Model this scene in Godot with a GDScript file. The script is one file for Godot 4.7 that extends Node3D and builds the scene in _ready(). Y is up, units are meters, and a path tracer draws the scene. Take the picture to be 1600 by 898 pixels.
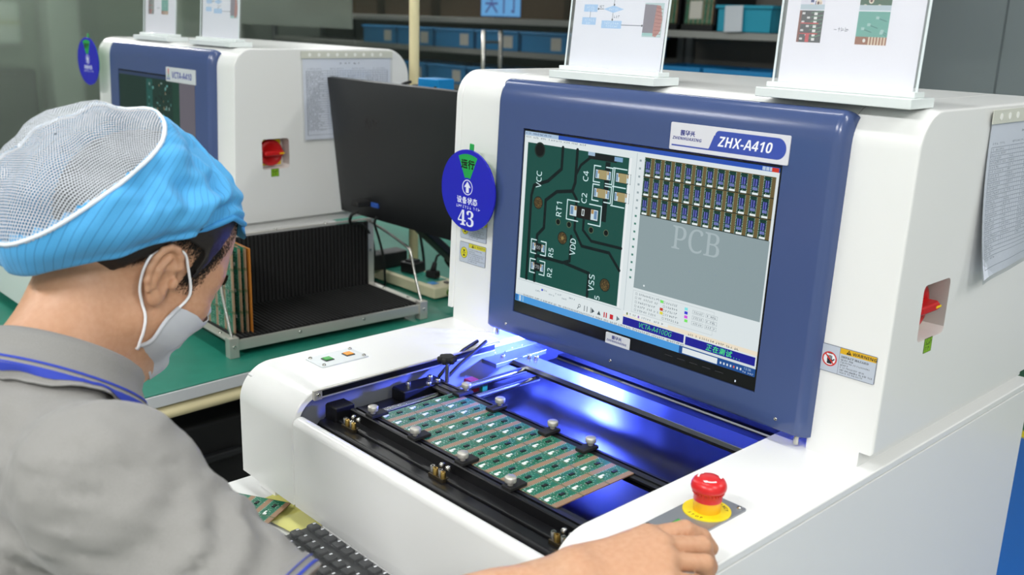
extends Node3D
# Electronics workshop: an operator at an optical board inspection machine.
# Working frame: y = 0 is the top of the machine's base cover; OY lifts it to its height above the floor.
const OY := 0.95
var M := {}
var rng := RandomNumberGenerator.new()


func _ready():
	set_camera()
	set_light()
	make_materials()
	build_room()
	build_bench()
	build_shelves()
	build_partition()
	build_machines()
	build_signs()
	build_desk_things()
	build_rack()
	build_keyboard_area()
	build_person()


func set_camera():
	var cam := Camera3D.new()
	cam.name = "camera"
	cam.fov = 2.0 * rad_to_deg(atan(449.0 / 1527.82))
	cam.transform = Transform3D(Basis(Vector3(0.682214, 0.029864, -0.730542), Vector3(-0.213585, 0.963723, -0.16006), Vector3(0.69926, 0.265228, 0.663844)).orthonormalized(), Vector3(1.318706, 0.533475 + OY, 1.102542))
	cam.near = 0.05
	cam.far = 60.0
	var at := CameraAttributesPhysical.new()
	at.frustum_focal_length = 35.0
	at.frustum_focus_distance = 1.42
	at.exposure_aperture = 5.6
	at.auto_exposure_enabled = false
	cam.attributes = at
	add_child(cam)
	cam.current = true
	cam.fov = 2.0 * rad_to_deg(atan(449.0 / 1527.82))


const LAMP_POWER := 2.4
func set_light():
	var e := Environment.new()
	e.background_mode = Environment.BG_COLOR
	e.background_color = Color(0.02, 0.02, 0.022)
	e.tonemap_mode = Environment.TONE_MAPPER_LINEAR
	e.tonemap_exposure = 0.99
	e.sdfgi_enabled = true
	e.ssao_enabled = true
	e.ssil_enabled = true
	var w := WorldEnvironment.new()
	w.name = "world"
	w.environment = e
	add_child(w)


func lamp_light(at: Vector3, size: Vector2, energy: float, col: Color):
	var l := AreaLight3D.new()
	l.name = "ceiling_lamp_light"
	l.area_size = size
	l.light_energy = energy
	l.light_color = col
	l.area_range = 12.0
	l.area_attenuation = 2.0
	l.shadow_enabled = true
	l.position = at
	l.rotation.x = -PI / 2
	add_child(l, true)


# ---------------------------------------------------------------- mesh builder
class MB:
	var v := PackedVector3Array()
	var n := PackedVector3Array()
	var uv := PackedVector2Array()
	var col := PackedColorArray()
	var ix := PackedInt32Array()
	var xf := Transform3D()
	var tint := Color.WHITE

	func vert(p: Vector3, nn: Vector3, u := Vector2.ZERO) -> int:
		v.append(xf * p)
		n.append((xf.basis * nn).normalized())
		uv.append(u)
		col.append(tint)
		return v.size() - 1

	func t(a: int, b: int, c: int):
		ix.append(a)
		ix.append(b)
		ix.append(c)

	func quad(a: Vector3, b: Vector3, c: Vector3, d: Vector3, nn := Vector3.ZERO):
		var k := nn if nn != Vector3.ZERO else (b - a).cross(d - a).normalized()
		var i := vert(a, k, Vector2(0, 1))
		vert(b, k, Vector2(1, 1))
		vert(c, k, Vector2(1, 0))
		vert(d, k, Vector2(0, 0))
		t(i, i + 1, i + 2)
		t(i, i + 2, i + 3)

	# a box with chamfered edges whose shading runs smoothly over the chamfer
	func box(c: Vector3, s: Vector3, bev := 0.001, rot := Basis()):
		var h := s / 2.0
		var b := minf(bev, minf(h.x, minf(h.y, h.z)) * 0.95)
		var id := {}
		for sx in [-1, 1]:
			for sy in [-1, 1]:
				for sz in [-1, 1]:
					var k := Vector3(sx, sy, sz)
					for ax in 3:
						var p := Vector3(sx * (h.x - b), sy * (h.y - b), sz * (h.z - b))
						p[ax] = k[ax] * h[ax]
						var nn := Vector3.ZERO
						nn[ax] = k[ax]
						id[[sx, sy, sz, ax]] = vert(c + rot * p, rot * nn, Vector2(0.5 + p.x / s.x, 0.5 - p.y / s.y))
					t(id[[sx, sy, sz, 0]], id[[sx, sy, sz, 1]], id[[sx, sy, sz, 2]])
		for ax in 3:
			var a1 := (ax + 1) % 3
			var a2 := (ax + 2) % 3
			for s0 in [-1, 1]:
				var q := []
				for st in [[-1, -1], [1, -1], [1, 1], [-1, 1]]:
					var k := [0, 0, 0, ax]
					k[ax] = s0
					k[a1] = st[0]
					k[a2] = st[1]
					q.append(id[k])
				t(q[0], q[1], q[2])
				t(q[0], q[2], q[3])
			for st in [[-1, -1], [1, -1], [1, 1], [-1, 1]]:
				var k := [0, 0, 0, a1]
				k[a1] = st[0]
				k[a2] = st[1]
				var q := []
				for e in [[-1, a1], [1, a1], [1, a2], [-1, a2]]:
					var kk := k.duplicate()
					kk[ax] = e[0]
					kk[3] = e[1]
					q.append(id[kk])
				t(q[0], q[1], q[2])
				t(q[0], q[2], q[3])

	# a profile of (radius, height) turned round the y axis of f
	func lathe(prof: Array, seg := 24, f := Transform3D(), crease := 0.6):
		var m := prof.size()
		for i in m - 1:
			var p0: Vector2 = prof[i]
			var p1: Vector2 = prof[i + 1]
			var d := (p1 - p0).normalized()
			if p0.distance_to(p1) < 1e-7:
				continue
			var nn := Vector2(d.y, -d.x)
			var n0 := nn
			var n1 := nn
			if i > 0:
				var dd: Vector2 = (p0 - prof[i - 1]).normalized()
				if dd.dot(d) > crease:
					n0 = (nn + Vector2(dd.y, -dd.x)).normalized()
			if i < m - 2:
				var dd: Vector2 = (prof[i + 2] - p1).normalized()
				if dd.dot(d) > crease:
					n1 = (nn + Vector2(dd.y, -dd.x)).normalized()
			var base := v.size()
			for k in seg + 1:
				var a := TAU * k / seg
				var cs := cos(a)
				var sn := sin(a)
				vert(f * Vector3(p0.x * cs, p0.y, p0.x * sn), f.basis * Vector3(n0.x * cs, n0.y, n0.x * sn), Vector2(float(k) / seg, 0))
				vert(f * Vector3(p1.x * cs, p1.y, p1.x * sn), f.basis * Vector3(n1.x * cs, n1.y, n1.x * sn), Vector2(float(k) / seg, 1))
			for k in seg:
				var o := base + k * 2
				if p0.x > 1e-7:
					t(o, o + 1, o + 2)
				if p1.x > 1e-7:
					t(o + 1, o + 2, o + 3)

	func cyl(a: Vector3, b: Vector3, r: float, seg := 16, bev := 0.0, r2 := -1.0):
		var h := a.distance_to(b)
		var y := (b - a).normalized()
		var x := y.cross(Vector3(0.123, 0.456, 0.88)).normalized()
		var f := Transform3D(Basis(x, y, x.cross(y)), a)
		var q := r if r2 < 0 else r2
		if bev > 0:
			lathe([Vector2(0, 0), Vector2(r - bev, 0), Vector2(r, bev), Vector2(q, h - bev), Vector2(q - bev, h), Vector2(0, h)], seg, f, 0.5)
		else:
			lathe([Vector2(0, 0), Vector2(r, 0), Vector2(q, h), Vector2(0, h)], seg, f)

	func tube(pts: Array, rad, seg := 10, caps := true):
		var m := pts.size()
		var up := Vector3.ZERO
		var base := v.size()
		for i in m:
			var d: Vector3 = ((pts[mini(i + 1, m - 1)] as Vector3) - (pts[maxi(i - 1, 0)] as Vector3)).normalized()
			if up == Vector3.ZERO:
				up = d.cross(Vector3(0.31, 0.87, 0.4)).normalized()
			up = (up - d * up.dot(d)).normalized()
			var w := d.cross(up)
			var r: float = rad[i] if rad is Array else rad
			for k in seg + 1:
				var a := TAU * k / seg
				var o := up * cos(a) + w * sin(a)
				vert(pts[i] + o * r, o, Vector2(float(k) / seg, float(i) / (m - 1)))
		for i in m - 1:
			for k in seg:
				var o := base + i * (seg + 1) + k
				t(o, o + 1, o + seg + 1)
				t(o + 1, o + seg + 2, o + seg + 1)
		if caps:
			for e in [0, m - 1]:
				var d: Vector3 = (pts[0] - pts[1] if e == 0 else pts[m - 1] - pts[m - 2]).normalized()
				var c := vert(pts[e], d)
				for k in seg + 1:
					var q := v.size()
					v.append(v[base + e * (seg + 1) + k])
					n.append((xf.basis * d).normalized())
					uv.append(Vector2.ZERO)
					col.append(tint)
					if k > 0:
						t(c, q - 1, q)

	# outline in f's xy plane, pushed out along z from 0 to depth, the far edge chamfered
	func extrude(poly: PackedVector2Array, depth: float, f := Transform3D(), bev := 0.0, crease := 0.8, back := true, uvbox := Rect2(), front := true) -> PackedVector2Array:
		var m := poly.size()
		if Geometry2D.is_polygon_clockwise(poly):
			poly = poly.duplicate()
			poly.reverse()
		var dirs := []
		for i in m:
			dirs.append((poly[(i + 1) % m] - poly[i]).normalized())
		var inner := PackedVector2Array()
		for i in m:
			var d0: Vector2 = dirs[(i + m - 1) % m]
			var d1: Vector2 = dirs[i]
			var n0 := Vector2(d0.y, -d0.x)
			var n1 := Vector2(d1.y, -d1.x)
			var mm := n0 + n1
			mm = mm / maxf(0.5, mm.length_squared()) * 2.0
			inner.append(poly[i] - mm * bev)
		var rings := [[poly, 0.0], [poly, depth - bev]]
		if bev > 0:
			rings.append([inner, depth])
		for i in m:
			var j := (i + 1) % m
			var d: Vector2 = dirs[i]
			var nn := Vector2(d.y, -d.x)
			var na := nn
			var nb := nn
			var dp: Vector2 = dirs[(i + m - 1) % m]
			var dn: Vector2 = dirs[j]
			if dp.dot(d) > crease:
				na = (nn + Vector2(dp.y, -dp.x)).normalized()
			if dn.dot(d) > crease:
				nb = (nn + Vector2(dn.y, -dn.x)).normalized()
			for r in rings.size() - 1:
				var A: PackedVector2Array = rings[r][0]
				var B: PackedVector2Array = rings[r + 1][0]
				var tz := 1.0 if r == 1 else 0.0
				var q := v.size()
				vert(f * Vector3(A[i].x, A[i].y, rings[r][1]), f.basis * Vector3(na.x, na.y, 0), uvof(A[i], uvbox))
				vert(f * Vector3(A[j].x, A[j].y, rings[r][1]), f.basis * Vector3(nb.x, nb.y, 0), uvof(A[j], uvbox))
				vert(f * Vector3(B[j].x, B[j].y, rings[r + 1][1]), f.basis * Vector3(nb.x * (1 - tz), nb.y * (1 - tz), tz), uvof(B[j], uvbox))
				vert(f * Vector3(B[i].x, B[i].y, rings[r + 1][1]), f.basis * Vector3(na.x * (1 - tz), na.y * (1 - tz), tz), uvof(B[i], uvbox))
				t(q, q + 1, q + 2)
				t(q, q + 2, q + 3)
		if front:
			cap(inner if bev > 0 else poly, depth, 1.0, f, uvbox)
		if back:
			cap(poly, 0.0, -1.0, f, uvbox)
		return inner if bev > 0 else poly

	func uvof(p: Vector2, b: Rect2) -> Vector2:
		return Vector2.ZERO if b.size.x == 0 else Vector2((p.x - b.position.x) / b.size.x, 1.0 - (p.y - b.position.y) / b.size.y)

	func cap(poly: PackedVector2Array, z: float, s: float, f := Transform3D(), uvbox := Rect2()):
		var q := v.size()
		for p in poly:
			vert(f * Vector3(p.x, p.y, z), f.basis * Vector3(0, 0, s), uvof(p, uvbox))
		var tr := Geometry2D.triangulate_polygon(poly)
		for k in tr:
			ix.append(q + k)

	# rows x columns of points, smooth; closed: the columns join up
	func grid(rows: Array, closed := false, flip := false, skip = null):
		var nu := rows.size()
		var nv: int = rows[0].size()
		var base := v.size()
		for i in nu:
			for j in nv:
				var i0 := maxi(i - 1, 0)
				var i1 := mini(i + 1, nu - 1)
				var j0 := (j + nv - 1) % nv if closed else maxi(j - 1, 0)
				var j1 := (j + 1) % nv if closed else mini(j + 1, nv - 1)
				var du: Vector3 = rows[i1][j] - rows[i0][j]
				var dv: Vector3 = rows[i][j1] - rows[i][j0]
				var nn := dv.cross(du)
				if nn.length_squared() < 1e-16:
					nn = Vector3.UP
				nn = nn.normalized()
				vert(rows[i][j], -nn if flip else nn, Vector2(float(j) / (nv if closed else nv - 1), float(i) / (nu - 1)))
		for i in nu - 1:
			for j in (nv if closed else nv - 1):
				if skip != null and skip.call(i, j):
					continue
				var j1 := (j + 1) % nv
				t(base + i * nv + j, base + i * nv + j1, base + (i + 1) * nv + j1)
				t(base + i * nv + j, base + (i + 1) * nv + j1, base + (i + 1) * nv + j)

	func done(colored := false) -> ArrayMesh:
		for k in range(0, ix.size(), 3):
			var a := ix[k]
			var b := ix[k + 1]
			var c := ix[k + 2]
			if (v[b] - v[a]).cross(v[c] - v[a]).dot(n[a] + n[b] + n[c]) > 0:
				ix[k + 1] = c
				ix[k + 2] = b
		var arr := []
		arr.resize(Mesh.ARRAY_MAX)
		arr[Mesh.ARRAY_VERTEX] = v
		arr[Mesh.ARRAY_NORMAL] = n
		arr[Mesh.ARRAY_TEX_UV] = uv
		if colored:
			arr[Mesh.ARRAY_COLOR] = col
		arr[Mesh.ARRAY_INDEX] = ix
		var m := ArrayMesh.new()
		m.add_surface_from_arrays(Mesh.PRIMITIVE_TRIANGLES, arr)
		return m


func rrect(w: float, h: float, r: float, seg := 5, c := Vector2.ZERO) -> PackedVector2Array:
	var p := PackedVector2Array()
	for q in [[1, 1, 0], [-1, 1, 1], [-1, -1, 2], [1, -1, 3]]:
		for k in seg + 1:
			var a: float = PI / 2 * (q[2] + float(k) / seg)
			p.append(c + Vector2(q[0] * (w / 2 - r) + r * cos(a), q[1] * (h / 2 - r) + r * sin(a)))
	return p


func circle(r: float, seg := 32, c := Vector2.ZERO) -> PackedVector2Array:
	var p := PackedVector2Array()
	for k in seg:
		p.append(c + Vector2(cos(TAU * k / seg), sin(TAU * k / seg)) * r)
	return p


# a flat sheet with rounded corners, its print mapped over its face (local xy, thickness along z)
func plate(w: float, h: float, t: float, r := 0.002, bev := 0.0003) -> MB:
	var b := MB.new()
	b.extrude(rrect(w, h, r), t, Transform3D(), bev, 0.8, true, Rect2(-w / 2, -h / 2, w, h))
	return b


# ---------------------------------------------------------------- scene tree
func obj(called: String, m, mat: Material, parent: Node3D, at := Vector3.ZERO, rot := Vector3.ZERO, colored := false) -> MeshInstance3D:
	var o := MeshInstance3D.new()
	o.name = called
	o.mesh = m.done(colored) if m is MB else m
	o.material_override = mat
	o.position = at
	o.rotation = rot
	parent.add_child(o, true)
	return o


func thing(called: String, label: String, category: String, at := Vector3.ZERO, turn := 0.0, group := "") -> Node3D:
	var o := Node3D.new()
	o.name = called
	o.position = at + Vector3(0, OY, 0)
	o.rotation.y = turn
	tag(o, label, category, group)
	add_child(o, true)
	return o


func tag(o: Node3D, label: String, category: String, group := ""):
	o.set_meta("label", label)
	o.set_meta("category", category)
	if group:
		o.set_meta("group", group)


func numbered(called: String, taken: Node) -> String:
	var k := 1
	while taken.has_node("%s_%03d" % [called, k]):
		k += 1
	return "%s_%03d" % [called, k]


# a copy of a thing with its parts, under the next number
func dup(src: Node3D, label: String, at: Vector3, turn := 0.0, group := "") -> Node3D:
	var c: Node3D = src.duplicate()
	var base := String(src.name)
	c.name = numbered(base, self)
	c.position = at + Vector3(0, OY, 0)
	c.rotation.y = turn
	add_child(c, true)
	c.set_meta("label", label)
	if group:
		c.set_meta("group", group)
	return c


# one mesh that is a thing by itself
func single(called: String, m, mat: Material, label: String, category: String, at := Vector3.ZERO, rot := Vector3.ZERO, group := "") -> MeshInstance3D:
	var o := obj(called, m, mat, self, at + Vector3(0, OY, 0), rot)
	tag(o, label, category, group)
	return o


func struct(called: String, m, mat: Material, at := Vector3.ZERO, rot := Vector3.ZERO) -> MeshInstance3D:
	var o := obj(called, m, mat, self, at + Vector3(0, OY, 0), rot)
	o.set_meta("kind", "structure")
	o.set_meta("label", called.replace("_", " ") + " of the workshop")
	return o


func boxm(s: Vector3, bev := 0.001, c := Vector3.ZERO) -> MB:
	var b := MB.new()
	b.box(c, s, bev)
	return b


func screw_mesh(r: float, h := 0.0025) -> MB:
	var b := MB.new()
	b.lathe([Vector2(r * 0.45, h * 0.4), Vector2(r * 0.5, h * 0.9), Vector2(r * 0.75, h), Vector2(r, h * 0.5), Vector2(r, 0)], 14)
	b.lathe([Vector2(0, h * 0.4), Vector2(r * 0.45, h * 0.4)], 6)
	return b


func bolt_mesh(r: float, h: float) -> MB:
	var b := MB.new()
	b.lathe([Vector2(0, h * 0.55), Vector2(r * 0.5, h * 0.55), Vector2(r * 0.55, h), Vector2(r * 0.88, h), Vector2(r, h * 0.88), Vector2(r, 0)], 14, Transform3D(), 0.8)
	return b


# ---------------------------------------------------------------- materials
func mat(hex: String, rough := 0.5, metal := 0.0, spec := 0.5) -> StandardMaterial3D:
	var m := StandardMaterial3D.new()
	m.albedo_color = Color(hex)
	m.roughness = rough
	m.metallic = metal
	m.metallic_specular = spec
	return m


func textured(im: Image, rough := 0.5, spec := 0.5) -> StandardMaterial3D:
	var m := StandardMaterial3D.new()
	m.albedo_texture = ImageTexture.create_from_image(im)
	m.roughness = rough
	m.metallic_specular = spec
	m.texture_repeat = false
	return m


func noise_tex(freq: float, ramp: Array, seed_ := 1, octaves := 4, size := 256, normal := false, bump := 4.0) -> NoiseTexture2D:
	var f := FastNoiseLite.new()
	f.noise_type = FastNoiseLite.TYPE_SIMPLEX_SMOOTH
	f.frequency = freq
	f.seed = seed_
	f.fractal_octaves = octaves
	var t := NoiseTexture2D.new()
	t.width = size
	t.height = size
	t.seamless = true
	t.noise = f
	if normal:
		t.as_normal_map = true
		t.bump_strength = bump
	elif ramp.size():
		var g := Gradient.new()
		g.set_color(0, Color(ramp[0]))
		g.set_color(1, Color(ramp[1]))
		t.color_ramp = g
	return t


func grainy(m: StandardMaterial3D, freq: float, lo: String, hi: String, scale: float, seed_ := 1) -> StandardMaterial3D:
	m.albedo_color = Color.WHITE
	m.albedo_texture = noise_tex(freq, [lo, hi], seed_)
	m.uv1_triplanar = true
	m.uv1_scale = Vector3.ONE * scale
	return m


func bumpy(m: StandardMaterial3D, freq: float, scale: float, strength := 0.4, bump := 4.0, seed_ := 3) -> StandardMaterial3D:
	m.normal_enabled = true
	m.normal_texture = noise_tex(freq, [], seed_, 3, 256, true, bump)
	m.normal_scale = strength
	m.uv1_triplanar = true
	m.uv1_scale = Vector3.ONE * scale
	return m


func make_materials():
	M.white = mat("e6e6e4", 0.24)
	M.white_in = mat("dcdcdc", 0.5)
	M.blue = bumpy(mat("43537f", 0.2), 0.3, 22.0, 0.05, 2.0)
	M.black = mat("101012", 0.45)
	M.anod = mat("0d0d10", 0.38, 0.0, 0.5)
	M.black_gloss = mat("060609", 0.3, 0.0, 0.6)
	M.rubber = mat("141414", 0.7)
	M.alu = mat("c4c6c8", 0.35, 1.0)
	M.steel = mat("c8c6c0", 0.22, 1.0)
	M.satin = mat("cbc8c0", 0.4, 0.65)
	M.brass = mat("cfae62", 0.3, 1.0)
	M.red = mat("c41a1c", 0.35)
	M.yellow = mat("f2d418", 0.45)
	M.cream = mat("e9dcae", 0.35)
	M.green_mat = grainy(mat("ffffff", 0.42), 0.02, "17705d", "1f7a66", 3.0)
	M.edge_white = mat("c9ccce", 0.45)
	M.label_silver = mat("c9ced6", 0.4)
	M.acrylic = StandardMaterial3D.new()
	M.acrylic.albedo_color = Color(0.95, 0.97, 0.97, 0.06)
	M.acrylic.transparency = BaseMaterial3D.TRANSPARENCY_ALPHA
	M.acrylic.roughness = 0.03
	M.acrylic_edge = mat("dfe8ea", 0.2)
	M.plastic_white = mat("f0f0f2", 0.3)
	M.dark = mat("1a1c1e", 0.6)


# ---------------------------------------------------------------- flat print
var fonts := {}


class Pic:
	var im: Image
	var w: int
	var h: int
	var scene

	func _init(s, w_: int, h_: int, bg := Color.WHITE):
		scene = s
		w = w_
		h = h_
		im = Image.create(w, h, false, Image.FORMAT_RGBA8)
		im.fill(bg)

	func dot(x: int, y: int, c: Color, a: float):
		if a <= 0.003 or x < 0 or y < 0 or x >= w or y >= h:
			return
		im.set_pixel(x, y, im.get_pixel(x, y).lerp(c, minf(a, 1.0) * c.a))

	func rect(x: float, y: float, ww: float, hh: float, c: Color):
		if c.a < 1.0:
			for j in range(maxi(0, int(y)), mini(h, int(y + hh))):
				for i in range(maxi(0, int(x)), mini(w, int(x + ww))):
					dot(i, j, c, 1.0)
			return
		im.fill_rect(Rect2i(int(round(x)), int(round(y)), maxi(1, int(round(ww))), maxi(1, int(round(hh)))), c)

	func frame(x: float, y: float, ww: float, hh: float, t: float, c: Color):
		rect(x, y, ww, t, c)
		rect(x, y + hh - t, ww, t, c)
		rect(x, y, t, hh, c)
		rect(x + ww - t, y, t, hh, c)

	func line(a: Vector2, b: Vector2, t: float, c: Color):
		var r := t / 2.0
		var ab := b - a
		var l2 := maxf(ab.length_squared(), 1e-6)
		for j in range(int(minf(a.y, b.y) - r - 1), int(maxf(a.y, b.y) + r + 2)):
			for i in range(int(minf(a.x, b.x) - r - 1), int(maxf(a.x, b.x) + r + 2)):
				var p := Vector2(i + 0.5, j + 0.5)
				var k := clampf((p - a).dot(ab) / l2, 0, 1)
				dot(i, j, c, r + 0.5 - p.distance_to(a + ab * k))

	func path(pts: Array, t: float, c: Color, o := Vector2.ZERO, s := 1.0):
		for k in pts.size() - 1:
			line(o + pts[k] * s, o + pts[k + 1] * s, t, c)

	func disc(cx: float, cy: float, r: float, c: Color, ry := -1.0):
		var q := r if ry < 0 else ry
		for j in range(int(cy - q - 1), int(cy + q + 2)):
			for i in range(int(cx - r - 1), int(cx + r + 2)):
				var d := Vector2((i + 0.5 - cx) / r, (j + 0.5 - cy) / q).length()
				dot(i, j, c, (1.0 - d) * minf(r, q) + 0.5)

	func ring(cx: float, cy: float, r: float, t: float, c: Color):
		for j in range(int(cy - r - t), int(cy + r + t + 1)):
			for i in range(int(cx - r - t), int(cx + r + t + 1)):
				var d := absf(Vector2(i + 0.5 - cx, j + 0.5 - cy).length() - r)
				dot(i, j, c, t / 2 + 0.5 - d)

	func poly(pts: PackedVector2Array, c: Color):
		var lo := pts[0]
		var hi := pts[0]
		for p in pts:
			lo = lo.min(p)
			hi = hi.max(p)
		for j in range(maxi(0, int(lo.y)), mini(h, int(hi.y) + 1)):
			for i in range(maxi(0, int(lo.x)), mini(w, int(hi.x) + 1)):
				if Geometry2D.is_point_in_polygon(Vector2(i + 0.5, j + 0.5), pts):
					dot(i, j, c, 1.0)

	# text with its baseline starting at (x, y); turn: quarter turns counter-clockwise; skew leans it; wide stretches it
	func text(s: String, x: float, y: float, size: int, c: Color, font := "Droid Sans", bold := false, turn := 0, skew := 0.0, wide := 1.0, track := 0.0) -> float:
		var ts := TextServerManager.get_primary_interface()
		var rid: RID = scene.font_rid(font, bold)
		var sz := Vector2i(size, 0)
		var pen := 0.0
		for ch in s:
			var g := ts.font_get_glyph_index(rid, size, ch.unicode_at(0), 0)
			ts.font_render_glyph(rid, sz, g)
			var r: Rect2 = ts.font_get_glyph_uv_rect(rid, sz, g)
			if r.size.x > 0:
				var tex := ts.font_get_texture_image(rid, sz, ts.font_get_glyph_texture_idx(rid, sz, g))
				var o: Vector2 = ts.font_get_glyph_offset(rid, sz, g)
				for j in int(r.size.y):
					for i in int(r.size.x * wide):
						var a := tex.get_pixel(int(r.position.x + i / wide), int(r.position.y) + j).a
						if a > 0.02:
							var q := Vector2(pen + (o.x) * wide + i - skew * (o.y + j), o.y + j)
							for k in turn:
								q = Vector2(q.y, -q.x)
							dot(int(x + q.x), int(y + q.y), c, a)
			pen += ts.font_get_glyph_advance(rid, size, g).x * wide + track
		return pen

	# a stand-in line of print too small to read: broken dashes
	func scribble(x: float, y: float, ww: float, hh: float, c: Color, seed_: int, unit := 0.0):
		var r := RandomNumberGenerator.new()
		r.seed = seed_
		var u := unit if unit > 0 else hh
		var px := x
		while px < x + ww:
			var k := u * r.randf_range(0.55, 0.95)
			for q in 3:
				rect(px + r.randf() * k * 0.5, y + hh * r.randf() * 0.8, maxf(1, k * r.randf_range(0.3, 0.9)), maxf(1, hh * 0.16), c)
			rect(px + k * r.randf() * 0.8, y, maxf(1, k * 0.16), hh, c)
			px += u * (1.08 if r.randf() < 0.85 else 1.9)

	# one hand-drawn character on a ten by ten grid
	func glyph(ch: String, x: float, y: float, size: float, t: float, c: Color, skew := 0.0):
		for st in GL[ch].split("|"):
			var pts := []
			for q in st.split(" ", false):
				var p := Vector2(float(q.split(",")[0]), float(q.split(",")[1]))
				pts.append(Vector2(p.x + skew * (10 - p.y), p.y))
			path(pts, t, c, Vector2(x, y), size / 10.0)

	const GL := {
		"运": "4,1.2 9,1.2|3.4,3.6 9.6,3.6|6,3.6 4.4,6.4 8.6,6|7.6,4.6 9,7|1.4,1 2.2,2|0.6,3.8 2.2,3.8 2.2,7.6|0.4,9 2.2,7.6 4,9 9.6,9",
		"行": "3,0.6 0.8,2.8|3.2,3 0.6,5.8|2,4.6 2,9.6|4.6,1.6 9.2,1.6|4,4.2 9.8,4.2|7.4,4.2 7.4,9.2 6,8.8",
		"设": "1.2,0.8 2.2,2|0.4,3.8 2,3.8 2,8.8 3.4,7.4|5.2,1 5.2,2.6 4.2,4|5.2,1 8,1 8,3.4 9.6,3.4|4.4,5.2 8.8,5.2 6.6,8 4,9.4|5,6 9.6,9.4",
		"备": "4,0.4 1.4,3|3.6,1.4 7.6,1.4 5,3.6 0.6,5|3,2.2 9.4,5|2.2,5.4 2.2,9.4 7.8,9.4 7.8,5.4 2.2,5.4|2.2,7.4 7.8,7.4|5,5.4 5,9.4",
		"状": "3,0.6 3,9.6|0.8,2 1.6,3.8|0.4,7 3,5.4|4,3.8 9.6,3.8|6.6,0.6 6.6,4 4,9.4|6.6,4 9.6,9.4|8.2,1 9.2,2.4",
		"态": "1.2,1.8 8.8,1.8|5,0.4 4.6,2 0.8,5.4|5.2,2 9.2,5.4|4.6,3.4 5.4,4.6|1.4,6.4 0.8,8.8|3,6.4 3,9.2 7,9.2 7.2,8|4.8,6 5.4,7.4|8.2,6.2 9.4,8",
		"正": "0.8,1.2 9.2,1.2|5,1.2 5,9|5,4.8 8.6,4.8|2.2,4.4 2.2,9|0.4,9 9.6,9",
		"在": "0.6,2.2 9.4,2.2|4.6,0.4 3,4 0.6,6.4|2.4,4.8 2.4,9.6|4.4,5.2 9,5.2|6.6,3.2 6.6,9|3.8,9 9.6,9",
		"测": "0.8,1 1.8,2|0.4,3.6 1.4,4.6|0.6,9 2,6|3,7 3,1 6,1 6,7|4.5,2.4 4.5,6.4 2.8,9.4|4.9,7 6.2,9.2|7.4,1.6 7.4,7|9.2,0.6 9.2,9.2 8.2,8.8",
		"试": "1.2,0.8 2.2,2|0.4,3.8 2,3.8 2,8.8 3.2,7.6|3.6,2.8 9.6,2.8|7,0.6 7.4,5 8.4,8.6 9.4,9 9.6,7.4|8.4,0.8 9.2,1.8|3.8,5 6.6,5|5.2,5 5.2,8.6|3.4,9 6.8,8",
		"振": "0.4,2.4 3.2,2.4|1.8,0.4 1.8,9.4 0.8,8.8|0.4,6 3.2,5|4,1 9.6,1|4.2,1 4.2,6 3.4,9.6|5,2.8 9.2,2.8|4.4,4.8 9.6,4.8|6,4.8 6,9.4 7.4,8.4|9,5.4 7.6,6.4|6.6,4.8 9.6,9.4",
		"华": "3,0.4 0.6,3|2,2 2,4.8|6.4,0.6 6.4,4.4 9.2,4.4 9.2,3.4|9.2,1.2 6.4,2.8|0.4,6.6 9.6,6.6|5,5 5,9.8",
		"兴": "1.8,1.2 2.8,3.8|4.8,0.8 5.4,3.4|8.2,0.8 7,4|0.4,5.2 9.6,5.2|3.4,6.4 0.8,9.4|6.4,6.4 9.2,9.4",
		"关": "3,0.4 3.8,1.8|7,0.4 6.2,1.8|1.4,2.4 8.6,2.4|0.6,5 9.4,5|5,2.4 5,5 0.8,9.4|5,5 9.2,9.4",
		"门": "1.8,0.6 2.6,1.8|1.2,2.4 1.2,9.6|4,1.4 8.8,1.4 8.8,9.2 7.4,8.8",
		"工": "1.4,1.6 8.6,1.6|5,1.6 5,8.8|0.6,8.8 9.4,8.8",
		"人": "5,0.8 4.6,4 0.8,9.2|4.8,4 9.4,9.2",
	}


func font_rid(f: String, bold: bool) -> RID:
	var k := f + str(bold)
	if not fonts.has(k):
		var s := SystemFont.new()
		s.font_names = PackedStringArray([f])
		s.font_weight = 700 if bold else 400
		fonts[k] = s
	return fonts[k].get_rids()[0]


# one unit of the circuit panel, seen from above; (x, y) its corner, ww across (solder side), hh along
func pcb_unit(p: Pic, x: float, y: float, ww: float, hh: float, r: RandomNumberGenerator, board := Color("1d7f60"), sc := 1.0):
	p.rect(x, y, ww, hh, board)
	for k in 10:
		var a := Vector2(x + r.randf() * ww * 0.9, y + r.randf() * hh)
		p.rect(a.x, a.y, minf(ww * r.randf_range(0.1, 0.5), x + ww - a.x), 1, board.darkened(0.35))
		p.rect(a.x, a.y, 1, minf(hh * r.randf_range(0.05, 0.3), y + hh - a.y), board.darkened(0.3))
	for k in 46:
		var a := Vector2(x + 1 + r.randf() * (ww - 4), y + 1 + r.randf() * (hh - 4))
		p.rect(a.x, a.y, r.randi_range(2, 4) * sc, r.randi_range(1, 3) * sc, Color("b9d0c4") if r.randf() < 0.7 else Color("9aa8a0"))
	for k in 14:
		p.rect(x + 1, y + hh * (0.05 + k * 0.065), 2 * sc, 3 * sc, Color("cfdcd4"))
		p.rect(x + ww - 3 * sc, y + hh * (0.06 + k * 0.065), 2 * sc, 2 * sc, Color("a9c4b6"))


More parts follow.
